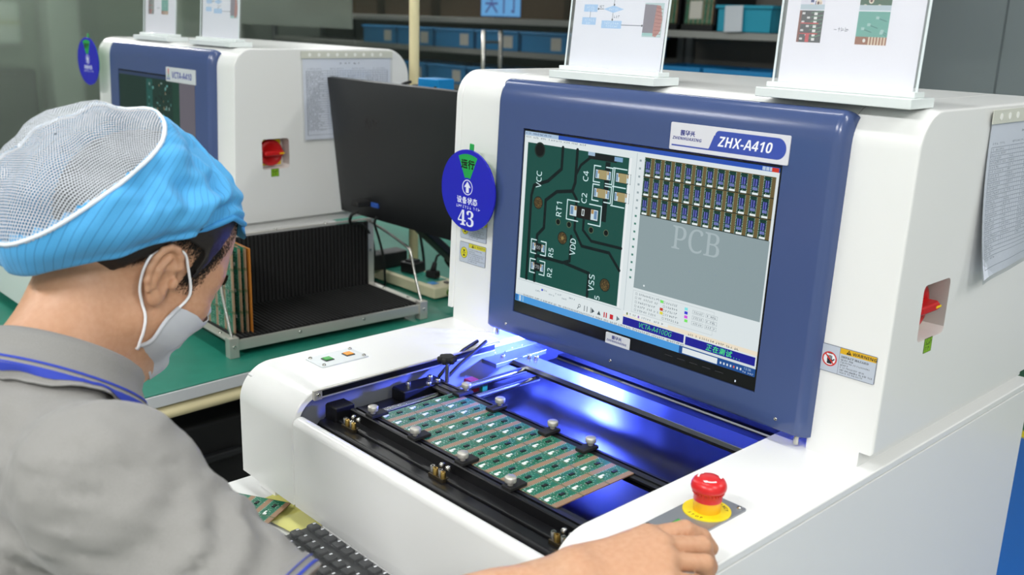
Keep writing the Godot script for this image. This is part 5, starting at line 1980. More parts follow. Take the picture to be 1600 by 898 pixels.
	var a1 := thing("power_adapter", "large black power adapter standing on the left end of the power strip", "adapter", Vector3(-0.905, -0.163, -0.505), 0.0, "")
	obj("case", boxm(Vector3(0.055, 0.045, 0.12), 0.004), M.black, a1, Vector3(0, 0.0225, 0.0))
	obj("rating_label", boxm(Vector3(0.03, 0.0008, 0.05), 0.0002), mat("2a2b2d", 0.5), a1, Vector3(0, 0.0452, 0))
	var a2 := thing("power_adapter_001", "smaller black plug adapter in the middle of the power strip", "adapter", Vector3(-0.81, -0.163, -0.53), 0.2)
	obj("case", boxm(Vector3(0.05, 0.03, 0.05), 0.003), M.black, a2, Vector3(0, 0.015, 0))
	obj("collar", boxm(Vector3(0.03, 0.006, 0.03), 0.001), M.dark, a2, Vector3(0, 0.0325, 0))
	var pg := thing("mains_plug", "black mains plug with a bent lead, on the right of the power strip", "plug", Vector3(-0.725, -0.1645, -0.535), 0.3)
	b = MB.new()
	b.box(Vector3(0, 0.012, 0), Vector3(0.036, 0.02, 0.026), 0.004)
	b.cyl(Vector3(0, 0.018, 0), Vector3(0.004, 0.045, -0.004), 0.009, 12, 0.001, 0.006)
	obj("body", b, M.rubber, pg)
	b = MB.new()
	b.tube([Vector3(0.004, 0.043, -0.004), Vector3(0.008, 0.062, -0.008), Vector3(0.02, 0.072, -0.02), Vector3(0.05, 0.06, -0.05), Vector3(0.09, 0.01, -0.09), Vector3(0.13, -0.03, -0.12), Vector3(0.2, -0.031, -0.14)], 0.0035, 10)
	obj("lead", b, M.rubber, pg)
	var loops := []
	for k in 46:
		var a := TAU * k / 14.0
		loops.append(Vector3(-0.66 + cos(a) * (0.05 + 0.002 * sin(k)), -0.15 + 0.035 * sin(a) + 0.0006 * k, -0.60 + sin(a) * 0.03 + 0.0007 * k))
	cable("coil of black cable standing behind the power strip", loops, 0.003)
	cable("black cable trailing across the mat right of the power strip", [Vector3(-0.95, -0.1965, -0.6), Vector3(-0.8, -0.1965, -0.615), Vector3(-0.66, -0.1965, -0.61), Vector3(-0.56, -0.1965, -0.56), Vector3(-0.5, -0.1965, -0.58)], 0.0034)


func smooth(pts: Array, per := 6) -> Array:
	var out := []
	var m := pts.size()
	for i in m - 1:
		var a: Vector3 = pts[maxi(i - 1, 0)]
		var b: Vector3 = pts[i]
		var c: Vector3 = pts[i + 1]
		var d: Vector3 = pts[mini(i + 2, m - 1)]
		for k in per:
			out.append(b.cubic_interpolate(c, a, d, float(k) / per))
	out.append(pts[m - 1])
	return out


func cable(label: String, pts: Array, r: float):
	var b := MB.new()
	b.tube(smooth(pts), r, 10)
	single("cable", b, M.rubber, label, "cable")


# ---------------------------------------------------------------- ribbed board rack
func build_rack():
	# local: x from the front edge backwards is -x; z along the bench
	var t := thing("board_rack", "black ribbed board rack in a bright steel frame, on the green bench", "rack", Vector3(-0.552, -0.2, -0.1), -0.045)
	var zl := 0.252
	var fr = M.satin
	for z in [-zl, zl]:
		obj("corner_post", boxm(Vector3(0.022, 0.046, 0.0225), 0.001), fr, t, Vector3(0.0, 0.023, z))
		obj("side_bar", boxm(Vector3(0.24, 0.004, 0.02), 0.0006), fr, t, Vector3(-0.125, 0.0385, z))
		obj("back_post", boxm(Vector3(0.006, 0.215, 0.022), 0.0008), fr, t, Vector3(-0.237, 0.1075, z))
		var b := MB.new()
		b.tube(smooth([Vector3(-0.232, 0.207, z), Vector3(-0.15, 0.192, z), Vector3(-0.072, 0.174, z), Vector3(-0.055, 0.168, z), Vector3(-0.047, 0.158, z), Vector3(-0.03, 0.11, z), Vector3(-0.002, 0.045, z)], 4), 0.0035, 12)
		obj("brace_rod", b, M.steel, t)
		for x in [-0.06, -0.17]:
			obj("frame_screw", screw_mesh(0.004, 0.002), M.steel, t, Vector3(x, 0.0405, z))
		obj("frame_screw", screw_mesh(0.004, 0.002), M.steel, t, Vector3(0.011, 0.026, z), Vector3(0, 0, -PI / 2))
		obj("frame_screw", screw_mesh(0.004, 0.002), M.steel, t, Vector3(-0.234, 0.13, z), Vector3(0, 0, -PI / 2))
	obj("front_bar", boxm(Vector3(0.004, 0.024, zl * 2 - 0.02), 0.0006), fr, t, Vector3(0.004, 0.027, 0))
	for z in [-0.08, 0.09]:
		obj("frame_screw", screw_mesh(0.004, 0.002), M.steel, t, Vector3(0.006, 0.03, z), Vector3(0, 0, -PI / 2))
	obj("top_bar", boxm(Vector3(0.012, 0.004, zl * 2), 0.0006), fr, t, Vector3(-0.236, 0.214, 0))
	for z in [-0.12, 0.02, 0.16]:
		obj("frame_screw", screw_mesh(0.004, 0.002), M.steel, t, Vector3(-0.236, 0.216, z))
	# ribbed floor and ribbed back: a sheet each, its ribs cut one by one
	obj("floor_sheet", boxm(Vector3(0.225, 0.006, zl * 2 - 0.022), 0.0006), M.rubber, t, Vector3(-0.115, 0.033, 0))
	obj("back_sheet", boxm(Vector3(0.005, 0.172, zl * 2 - 0.022), 0.0006), M.rubber, t, Vector3(-0.2315, 0.124, 0))
	var rib := boxm(Vector3(0.222, 0.006, 0.0058), 0.0008).done()
	var up := boxm(Vector3(0.006, 0.17, 0.0058), 0.0008).done()
	var n := 46
	for k in n:
		var z := lerpf(-zl + 0.016, zl - 0.016, k / float(n - 1))
		obj("floor_rib", rib, M.rubber, t, Vector3(-0.1135, 0.039, z))
		obj("back_rib", up, M.rubber, t, Vector3(-0.226, 0.125, z))
	# boards standing in its slots
	var g := textured(pcb_pic(5, 4, 48, 60, 0.24, Color("1a6a50")), 0.35)
	var o := mat("b5702c", 0.4)
	var words := ["orange-edged brown circuit board standing nearest the empty slots of the rack", "first green circuit board standing behind the orange-edged one in the rack", "second green circuit board standing in the rack, its face mostly hidden", "green circuit board standing in the end slot of the rack"]
	for k in 4:
		var z := [0.190, 0.2, 0.214, 0.232][k] as float
		var bt := thing("circuit_board", words[k], "circuit board", Vector3(-0.552, -0.2, -0.1) + Basis(Vector3.UP, -0.045) * Vector3(-0.115, 0.0385, z), -0.045 + 0.03 * (k - 1), "")
		var back := plate(0.19 if k else 0.183, 0.196 if k else 0.193, 0.0016, 0.002)
		if k == 0:
			obj("board", back, o, bt, Vector3(0.006, 0.098, 0))
		else:
			obj("board", back, g, bt, Vector3(-0.004 * k, 0.098, 0))
			for c in 4:
				for r in 3:
					obj("connector", boxm(Vector3(0.004, 0.008, 0.002), 0.0004), M.cap, bt, Vector3(-0.075 + c * 0.045, 0.035 + r * 0.06, 0.0025))


# ---------------------------------------------------------------- keyboard tray
func build_keyboard_area():
	var t := thing("keyboard_tray", "white tray sticking out below the near machine's front cover", "tray", Vector3(0.4, -0.2, 0.5))
	obj("tray_top", boxm(Vector3(0.86, 0.02, 0.42), 0.003), mat("d9dad8", 0.4), t, Vector3(0, -0.0105, 0.02))
	for s in [-1, 1]:
		obj("slide", boxm(Vector3(0.02, 0.02, 0.42), 0.002), M.steel, t, Vector3(s * 0.4, -0.0305, 0.0))
	var kb := thing("keyboard", "black keyboard under a clear plastic film, on the tray below the machine front", "keyboard", Vector3(0.435, -0.2, 0.503), 0.0)
	obj("case", boxm(Vector3(0.46, 0.02, 0.15), 0.005), M.black, kb, Vector3(0.0, 0.0105, 0))
	var key := boxm(Vector3(0.0165, 0.008, 0.0165), 0.0025).done()
	var legend := boxm(Vector3(0.003, 0.0004, 0.0045), 0.0001).done()
	var keym := mat("131416", 0.5)
	var leg := mat("d8dade", 0.6)
	for r in 6:
		for c in 21:
			var k := obj("key", key, keym, kb, Vector3(-0.213 + c * 0.0213, 0.0245, -0.062 + r * 0.0235 - (0.004 if r == 0 else 0.0)))
			obj("legend", legend, leg, k, Vector3(-0.003, 0.0041, -0.003))
	# crumpled clear film
	var f := FastNoiseLite.new()
	f.seed = 8
	f.frequency = 7.0
	f.fractal_octaves = 3
	var rows := []
	for i in 41:
		var row := []
		for j in 91:
			var x := -0.25 + 0.5 * j / 90.0
			var z := -0.085 + 0.19 * i / 40.0
			row.append(Vector3(x, 0.0335 + absf(f.get_noise_2d(x, z)) * 0.009 + maxf(0.0, (absf(z) - 0.085)) * -0.4, z))
		rows.append(row)
	var b := MB.new()
	b.grid(rows)
	var film := mat("ffffff", 0.06)
	film.albedo_color = Color(0.95, 0.97, 1.0, 0.03)
	film.transparency = BaseMaterial3D.TRANSPARENCY_ALPHA
	film.metallic_specular = 0.35
	obj("plastic_film", b, film, kb)
	# loose panel and a yellow sheet beside it
	var p := thing("printed_board_001", "green circuit panel lying loose beside the keyboard, partly under the sleeve", "circuit board", Vector3(0.0737, -0.190, 0.5194), 0.515)
	board_panel(p, 6, 0.181, 0.146)
	var rows2 := []
	for i in 9:
		var row := []
		for j in 9:
			var u := j / 8.0 - 0.5
			var v := i / 8.0 - 0.5
			row.append(Vector3(u * 0.13, 0.0005 + 0.003 * pow(maxf(0, u + v), 2.0) + 0.0008 * (1 + sin(u * 8)), v * 0.09))
		rows2.append(row)
	b = MB.new()
	b.grid(rows2)
	var rows3 := []
	for row in rows2:
		var q := []
		for e in row:
			q.append(e - Vector3(0, 0.0005, 0))
		rows3.append(q)
	b.grid(rows3, false, true)
	single("yellow_paper", b, mat("ddd97c", 0.7), "creased yellow paper sheet beside the loose circuit panel, under the machine front", "paper", Vector3(0.125, -0.1995, 0.412), Vector3(0, 0.12, 0))


# ---------------------------------------------------------------- operator
static func smin(a: float, b: float, k: float) -> float:
	var h := maxf(k - absf(a - b), 0.0) / k
	return minf(a, b) - h * h * k * 0.25


static func cone(p: Vector3, a: Vector3, b: Vector3, ra: float, rb: float) -> float:
	var ab := b - a
	var k := clampf((p - a).dot(ab) / ab.length_squared(), 0.0, 1.0)
	return p.distance_to(a + ab * k) - lerpf(ra, rb, k)


static func ell(p: Vector3, c: Vector3, r: Vector3) -> float:
	var q := (p - c) / r
	var l := q.length()
	return (l - 1.0) * minf(r.x, minf(r.y, r.z)) if l < 0.2 else l * (l - 1.0) / (q / r).length()


# surface nets: one vertex per crossed cell, one quad per crossed edge; blocks far from the surface are skipped
func nets(b: MB, lo: Vector3, hi: Vector3, cell: float, f: Callable, to := Transform3D()):
	var n := Vector3i(((hi - lo) / cell).ceil()) + Vector3i(2, 2, 2)
	var B := 4
	n = Vector3i(((n.x - 1) / B + 1) * B + 1, ((n.y - 1) / B + 1) * B + 1, ((n.z - 1) / B + 1) * B + 1)
	var sx := 1
	var sy := n.x
	var sz := n.x * n.y
	var d := PackedFloat32Array()
	d.resize(n.x * n.y * n.z)
	d.fill(1.0)
	var known := PackedByteArray()
	known.resize(d.size())
	var live := []
	var reach := B * cell * 0.87 * 1.35 + cell
	for bz in range(0, n.z - 1, B):
		for by in range(0, n.y - 1, B):
			for bx in range(0, n.x - 1, B):
				var c := lo + Vector3(bx + B / 2.0, by + B / 2.0, bz + B / 2.0) * cell
				var v: float = f.call(c)
				if absf(v) > reach:
					continue
				live.append(Vector3i(bx, by, bz))
				for z in range(bz, bz + B + 1):
					for y in range(by, by + B + 1):
						for x in range(bx, bx + B + 1):
							var i := x + y * sy + z * sz
							if known[i] == 0:
								known[i] = 1
								d[i] = f.call(lo + Vector3(x, y, z) * cell)
	var vid := {}
	var base := b.v.size()
	var corners := [0, sx, sy, sx + sy, sz, sx + sz, sy + sz, sx + sy + sz]
	for bl in live:
		for z in range(bl.z, bl.z + B):
			for y in range(bl.y, bl.y + B):
				for x in range(bl.x, bl.x + B):
					var i: int = x + y * sy + z * sz
					var mask := 0
					for k in 8:
						if d[i + corners[k]] < 0:
							mask |= 1 << k
					if mask == 0 or mask == 255:
						continue
					var s := Vector3.ZERO
					var cnt := 0
					for e in [[0, 1], [2, 3], [4, 5], [6, 7], [0, 2], [1, 3], [4, 6], [5, 7], [0, 4], [1, 5], [2, 6], [3, 7]]:
						var a: float = d[i + corners[e[0]]]
						var c: float = d[i + corners[e[1]]]
						if (a < 0) != (c < 0):
							var k: float = a / (a - c)
							var pa := Vector3(e[0] & 1, (e[0] >> 1) & 1, e[0] >> 2)
							var pb := Vector3(e[1] & 1, (e[1] >> 1) & 1, e[1] >> 2)
							s += pa.lerp(pb, k)
							cnt += 1
					s /= cnt
					# gradient of the eight corners at s
					var g := Vector3.ZERO
					for k in 8:
						var q := Vector3(k & 1, (k >> 1) & 1, k >> 2)
						var w := Vector3(s.x if q.x > 0 else 1 - s.x, s.y if q.y > 0 else 1 - s.y, s.z if q.z > 0 else 1 - s.z)
						var v: float = d[i + corners[k]]
						g += Vector3((q.x * 2 - 1) * w.y * w.z, (q.y * 2 - 1) * w.x * w.z, (q.z * 2 - 1) * w.x * w.y) * v
					vid[i] = b.vert(to * (lo + (Vector3(x, y, z) + s) * cell), to.basis * g, Vector2.ZERO)
	for i in vid:
		var v0 := d[i]
		for ax in 3:
			var st: int = [sx, sy, sz][ax]
			if (v0 < 0) == (d[i + st] < 0):
				continue
			var u: int = [sy, sz, sx][ax]
			var w: int = [sz, sx, sy][ax]
			if vid.has(i - u) and vid.has(i - w) and vid.has(i - u - w):
				b.t(vid[i], vid[i - u], vid[i - u - w])
				b.t(vid[i], vid[i - u - w], vid[i - w])


# head in its own axes: x to the person's left, y up, z to the front
var HEAD := Transform3D()
const EAR_X := 0.074


func head_field(p: Vector3) -> float:
	var q := Vector3(absf(p.x), p.y, p.z)
	var d := ell(p, Vector3(0, 0.042, -0.014), Vector3(0.0765, 0.088, 0.098))
	d = smin(d, ell(p, Vector3(0, -0.02, 0.03), Vector3(0.064, 0.085, 0.062)), 0.03)
	d = smin(d, cone(q, Vector3(0.054, -0.055, 0.008), Vector3(0.012, -0.103, 0.068), 0.02, 0.018), 0.03)
	d = smin(d, cone(q, Vector3(0.0, -0.1, 0.07), Vector3(0.012, -0.1, 0.07), 0.018, 0.016), 0.015)
	d = smin(d, cone(q, Vector3(0.046, -0.022, 0.058), Vector3(0.05, -0.05, 0.04), 0.02, 0.022), 0.025)
	d = smin(d, cone(q, Vector3(0.0, 0.022, 0.081), Vector3(0.044, 0.02, 0.062), 0.011, 0.011), 0.02)
	if p.z > 0.05:
		d = maxf(d, -smin(-d, 1.0, 0.01) * -1.0) if false else d
		var eye := ell(q, Vector3(0.032, 0.0, 0.096), Vector3(0.017, 0.011, 0.014))
		d = -smin(-d, eye, 0.012)
		d = smin(d, ell(q, Vector3(0.032, -0.001, 0.0745), Vector3(0.0125, 0.0125, 0.0125)), 0.004)
		d = smin(d, cone(p, Vector3(0, 0.004, 0.088), Vector3(0, -0.036, 0.107), 0.008, 0.0105), 0.012)
		d = smin(d, cone(q, Vector3(0.006, -0.042, 0.1), Vector3(0.014, -0.042, 0.092), 0.008, 0.007), 0.008)
		d = smin(d, cone(q, Vector3(0, -0.066, 0.096), Vector3(0.018, -0.07, 0.086), 0.007, 0.004), 0.006)
		d = smin(d, cone(q, Vector3(0, -0.077, 0.093), Vector3(0.016, -0.076, 0.085), 0.007, 0.004), 0.006)
	return d


# ear in the plane of its own axes: x towards the face, y up, z outwards
func ear_field(p: Vector3) -> float:
	var d := ell(p, Vector3(-0.002, 0.004, -0.004), Vector3(0.0165, 0.029, 0.0075))
	d = smin(d, ell(p, Vector3(0.002, -0.023, -0.003), Vector3(0.009, 0.011, 0.006)), 0.008)
	# bowl
	d = -smin(-d, ell(p, Vector3(0.004, -0.003, 0.004), Vector3(0.0085, 0.0125, 0.0065)), 0.004)
	d = -smin(-d, ell(p, Vector3(-0.002, 0.018, 0.004), Vector3(0.009, 0.010, 0.004)), 0.004)
	# rim
	var last := Vector3(0.011, 0.012, -0.001)
	for k in 9:
		var a := 0.35 + 3.7 * k / 8.0
		var q := Vector3(-0.002 + cos(a) * 0.0165, 0.005 + sin(a) * 0.0285, 0.001)
		d = smin(d, cone(p, last, q, 0.0036, 0.0036 if k < 7 else 0.003), 0.003)
		last = q
	# inner ridge and tragus
	d = smin(d, cone(p, Vector3(-0.0085, -0.012, 0.001), Vector3(-0.0095, 0.006, 0.002), 0.0026, 0.0028), 0.004)
	d = smin(d, cone(p, Vector3(-0.0095, 0.006, 0.002), Vector3(-0.001, 0.0205, 0.001), 0.0028, 0.002), 0.004)
	d = smin(d, ell(p, Vector3(0.0135, -0.004, 0.0015), Vector3(0.0042, 0.0065, 0.0042)), 0.004)
	return d


var NECK_A := Vector3(0.2914, 0.148, 0.787)
var SH_R := Vector3(0.49, 0.112, 0.81)
var SH_L := Vector3(0.105, 0.075, 0.85)
var EL_R := Vector3(0.66, -0.03, 0.72)
var WR_R := Vector3(0.777, 0.034, 0.503)
var EL_L := Vector3(0.02, -0.17, 0.90)
var WR_L := Vector3(0.2, -0.325, 0.83)
var CHEST := Vector3(0.30, -0.07, 0.92)
var HIP := Vector3(0.31, -0.43, 1.08)


func torso_field(p: Vector3) -> float:
	var d := cone(p, NECK_A + Vector3(0.004, -0.035, 0.025), CHEST + Vector3(0, 0.02, 0.01), 0.072, 0.13)
	d = smin(d, cone(p, SH_L, SH_R, 0.062, 0.062), 0.09)
	var c := CHEST
	d = smin(d, cone(p, c + Vector3(0.085, 0, 0), HIP + Vector3(0.07, 0.05, 0), 0.118, 0.115), 0.08)
	d = smin(d, cone(p, c - Vector3(0.085, 0, 0), HIP + Vector3(-0.07, 0.05, 0), 0.118, 0.115), 0.08)
	return d


var folds := FastNoiseLite.new()


func sleeve(p: Vector3, s: Vector3, e: Vector3) -> float:
	var ax := (e - s).normalized()
	var hem := s + (e - s) * 0.78
	var along := (p - s).dot(ax)
	var d := cone(p, s, s + (e - s) * 0.8, 0.071, 0.075)
	# creases round the arm
	d += 0.004 * sin(along * 95.0 + 14.0 * folds.get_noise_3dv(p * 0.5)) * clampf(along * 9.0, 0.0, 1.0)
	return maxf(d, (p - hem).dot(ax))


func shirt_field(p: Vector3) -> float:
	var d := torso_field(p)
	var f := folds.get_noise_3dv(p) * 0.007 + folds.get_noise_3d(p.x * 2.0, p.y * 5.0, p.z * 2.4) * 0.004 + folds.get_noise_3dv(p * 4.0) * 0.0014
	d = smin(d, sleeve(p, SH_R, EL_R), 0.045)
	d = smin(d, sleeve(p, SH_L, EL_L), 0.045)
	# open at the neck and at the hem
	var up := (head_base() - NECK_A).normalized()
	d = maxf(d, (p - (NECK_A + up * 0.028)).dot(up))
	return d + f


func head_base() -> Vector3:
	return HEAD * Vector3(0, -0.055, -0.03)


func skin_body(p: Vector3) -> float:
	var hb := head_base()
	var d := cone(p, NECK_A + Vector3(0.003, -0.03, 0.02), hb, 0.063, 0.056)
	d = smin(d, cone(p, HEAD * Vector3(0, -0.09, 0.02), NECK_A + Vector3(-0.01, -0.05, -0.03), 0.04, 0.05), 0.03)
	d = smin(d, cone(p, NECK_A + Vector3(0.0, -0.02, 0.02), CHEST, 0.06, 0.10), 0.06)
	d = smin(d, head_field(HEAD.affine_inverse() * p), 0.03)
	return d


func arm_field(p: Vector3, s: Vector3, e: Vector3, w: Vector3) -> float:
	var d := cone(p, s, e, 0.052, 0.041)
	var m := e.lerp(w, 0.25)
	d = smin(d, cone(p, e, m, 0.039, 0.0415), 0.03)
	d = smin(d, cone(p, m, e.lerp(w, 0.7), 0.0405, 0.027), 0.03)
	# flat towards the wrist: two bones side by side
	var s2 := (w - e).normalized().cross(Vector3.UP).normalized()
	for k in [-1, 1]:
		d = smin(d, cone(p, e.lerp(w, 0.55) + s2 * 0.006 * k, w + s2 * 0.0105 * k, 0.0265, 0.0185), 0.02)
	return d


# a hand: wrist, direction of the palm, its back's normal; side: +1 for a right hand; bends in radians (knuckle, middle, end)
func hand_bones(w: Vector3, dir: Vector3, nrm: Vector3, side: float, bends: Array, thumb: Array) -> Array:
	var d := dir.normalized()
	var s := d.cross(nrm).normalized() * side
	var n := s.cross(d).normalized() * side
	if n.dot(nrm) < 0:
		n = -n
	var out := []
	var across_ := [-0.031, -0.0105, 0.0105, 0.0295]
	var reach := [0.088, 0.092, 0.087, 0.078]
	var lens := [[0.044, 0.026, 0.021], [0.049, 0.029, 0.022], [0.045, 0.027, 0.022], [0.035, 0.02, 0.019]]
	var rad := [0.0098, 0.0102, 0.0096, 0.0085]
	for k in 4:
		var k0 = w + s * across_[k] * 0.55 + d * 0.012
		var k1: Vector3 = w + s * across_[k] + d * reach[k] + n * [0.008, 0.011, 0.009, 0.004][k]
		out.append([k0, k1, 0.0155, rad[k] + 0.0030, 0])
		var dd = (d + s * across_[k] * 1.6).normalized()
		var ax = dd.cross(n).normalized()
		var at := k1
		var turn := 0.0
		for j in 3:
			turn += bends[k][j]
			var v = dd.rotated(ax, -turn)
			var nx: Vector3 = at + v * lens[k][j]
			out.append([at, nx, rad[k] - 0.0006 * j, rad[k] - 0.0006 * (j + 1), k + 1])
			at = nx
	# thumb leaves the side of the palm near its base
	var t0 := w - s * 0.022 + d * 0.02 - n * 0.006
	var t1: Vector3 = t0 + (d * thumb[0] - s * thumb[1] - n * thumb[2]).normalized() * 0.042
	var t2: Vector3 = t1 + (d * thumb[3] - s * thumb[4] - n * thumb[5]).normalized() * 0.032
	var t3: Vector3 = t2 + (d * thumb[6] - s * thumb[7] - n * thumb[8]).normalized() * 0.026
	out.append([t0, t1, 0.0165, 0.0125, 0])
	out.append([t1, t2, 0.0118, 0.0108, 5])
	out.append([t2, t3, 0.0106, 0.0088, 5])
	return out


func hand_field(p: Vector3, bones: Array) -> float:
	# palm bones melt together, each finger is joined to the palm but not to its neighbours
	var palm := 1.0
	var f := [1.0, 1.0, 1.0, 1.0, 1.0, 1.0]
	for b in bones:
		var d := cone(p, b[0], b[1], b[2], b[3])
		if b[4] == 0:
			palm = smin(palm, d, 0.016)
		else:
			f[b[4]] = smin(f[b[4]], d, 0.003)
	var out := palm
	for k in range(1, 6):
		out = smin(out, f[k], 0.005)
	return out


func bounds(bones: Array, pad: float) -> AABB:
	var a := AABB(bones[0][0], Vector3.ZERO)
	for b in bones:
		a = a.expand(b[0]).expand(b[1])
	return a.grow(pad)


func build_person():
	folds.seed = 21
	folds.frequency = 7.0
	folds.fractal_octaves = 2
	# pose of the head
	var psi := deg_to_rad(-3.0)
	var pit := deg_to_rad(35.9)
	var F := Vector3(sin(psi) * cos(pit), -sin(pit), -cos(psi) * cos(pit))
	var U := Vector3(sin(psi) * sin(pit), cos(pit), -cos(psi) * sin(pit))
	var B := Basis(U.cross(F), U, F) * Basis(Vector3(0, 0, 1), deg_to_rad(8.4))
	HEAD = Transform3D(B, Vector3(0.2605, 0.265, 0.6728))
	var t := thing("person", "operator in grey polo shirt, blue net cap and mask, bending over the machine", "person", Vector3(0.3, -OY, 0.9))
	var off := -Vector3(0.3, -OY, 0.9)
	var skin := grainy(mat("ffffff", 0.48), 0.05, "bb8a69", "c89a7b", 9.0, 5)
	skin.subsurf_scatter_enabled = true
	skin.subsurf_scatter_strength = 0.08
	# body: head, neck, arms and hands as one mesh
	var b := MB.new()
	b.xf = Transform3D(Basis(), off)
	var hc := HEAD.origin
	nets(b, hc - Vector3(0.15, 0.2, 0.16), hc + Vector3(0.15, 0.15, 0.24), 0.0042, skin_body)
	var arm_r := func(p: Vector3) -> float: return arm_field(p, SH_R, EL_R, WR_R)
	var arm_l := func(p: Vector3) -> float: return arm_field(p, SH_L, EL_L, WR_L)
	var ab := AABB(EL_R, Vector3.ZERO).expand(WR_R).expand(SH_R.lerp(EL_R, 0.5)).grow(0.06)
	var hr := hand_bones(WR_R + Vector3(0.002, -0.002, -0.006), Vector3(0.4, 0.02, -0.9), Vector3(0.1, 1, 0), 1.0,
		[[0.02, 0.55, 0.35], [0.2, 1.0, 0.7], [0.24, 1.1, 0.8], [0.3, 1.05, 0.7]], [0.75, 0.5, 0.35, 0.9, 0.25, 0.3, 0.9, -0.25, 0.2])
	var full_r := func(p: Vector3) -> float: return smin(arm_field(p, SH_R, EL_R, WR_R), hand_field(p, hr), 0.02)
	nets(b, ab.position, ab.end, 0.007, arm_r)
	var hb := bounds(hr, 0.03)
	nets(b, hb.position, hb.end, 0.0028, full_r)
	ab = AABB(EL_L, Vector3.ZERO).expand(WR_L).expand(SH_L.lerp(EL_L, 0.5)).grow(0.06)
	nets(b, ab.position, ab.end, 0.009, arm_l)
	var hl := hand_bones(WR_L, Vector3(0.9, -0.12, -0.2), Vector3(0, 1, 0), -1.0, [[0.1, 0.3, 0.2], [0.1, 0.35, 0.2], [0.1, 0.35, 0.2], [0.1, 0.3, 0.2]], [0.75, 0.6, 0.2, 0.9, 0.3, 0.1, 0.95, 0.1, 0.1])
	hb = bounds(hl, 0.03)
	nets(b, hb.position, hb.end, 0.004, func(p: Vector3) -> float: return smin(arm_field(p, SH_L, EL_L, WR_L), hand_field(p, hl), 0.02))
	# ears
	for s in [-1, 1]:
		var eo := Vector3(s * (EAR_X + 0.007), -0.002, -0.008)
		var out_ := Vector3(s * 0.96, 0.05, 0.06).normalized()
		var up := Vector3(-s * 0.06, 0.97, -0.2).normalized()
		var fw = (up - out_ * up.dot(out_)).normalized().cross(out_) * s
		up = (up - out_ * up.dot(out_)).normalized()
		var fr := up.cross(out_).normalized()
		# local x must point to the face
		if fr.z < 0:
			fr = -fr
		var eb := Basis(fr, up, out_)
		var et := HEAD * Transform3D(eb, eo)
		nets(b, Vector3(-0.024, -0.04, -0.016), Vector3(0.022, 0.042, 0.012), 0.0016, ear_field, et)
	obj("body", b, skin, t)
	person_hair(t, off)
	person_clothes(t, off)
	person_cap(t, off)
	person_mask(t, off)
	# stool
	var st := thing("stool", "black round work stool under the operator", "stool", Vector3(0.31, -OY, 1.1))
	b = MB.new()
	b.lathe([Vector2(0, 0.33), Vector2(0.17, 0.33), Vector2(0.185, 0.345), Vector2(0.185, 0.37), Vector2(0.17, 0.385), Vector2(0, 0.39)], 32)
	obj("seat", b, M.rubber, st)
	b = MB.new()
	b.cyl(Vector3(0, 0.06, 0), Vector3(0, 0.33, 0), 0.025, 16)
	for k in 5:
		var a := TAU * k / 5
		b.box(Vector3(cos(a) * 0.13, 0.05, sin(a) * 0.13), Vector3(0.26, 0.03, 0.035), 0.006, Basis(Vector3.UP, -a))
		b.cyl(Vector3(cos(a) * 0.25, 0.0, sin(a) * 0.25), Vector3(cos(a) * 0.25, 0.04, sin(a) * 0.25), 0.02, 12, 0.003)
	obj("base", b, M.steel, st)


# from a point outside, step inwards to the head's surface
func onto_head(p: Vector3) -> Vector3:
	var q := p
	for k in 14:
		var d := head_field(q)
		var g := Vector3(head_field(q + Vector3(0.001, 0, 0)) - d, head_field(q + Vector3(0, 0.001, 0)) - d, head_field(q + Vector3(0, 0, 0.001)) - d).normalized()
		q -= g * d * 0.8
	return q


func head_normal(q: Vector3) -> Vector3:
	var d := head_field(q)
	return Vector3(head_field(q + Vector3(0.001, 0, 0)) - d, head_field(q + Vector3(0, 0.001, 0)) - d, head_field(q + Vector3(0, 0, 0.001)) - d).normalized()


# how far inside the hairy part of the scalp a point is (metres)
func hair_in(p: Vector3) -> float:
	var x := absf(p.x)
	# front hairline, temple and sideburn, round the ear, nape
	var front := p.y - (0.075 + 0.02 * smoothstep(0.02, 0.06, x))
	if p.z < 0.062:
		front = maxf(front, (0.046 - p.z) + 0.25 * (p.y - 0.03))
	if p.z < 0.03 and p.y < 0.05:
		front = minf(front, 0.02 + 0.035 - p.z)
	var low := p.y + 0.052
	if p.z > -0.05:
		low = minf(low, p.y - (0.030 - 2.7 * maxf(0.0, -p.z - 0.018)))
	if p.z > 0.018 and p.z < 0.045:
		low = maxf(low, p.y + 0.005)
	return minf(front, low)


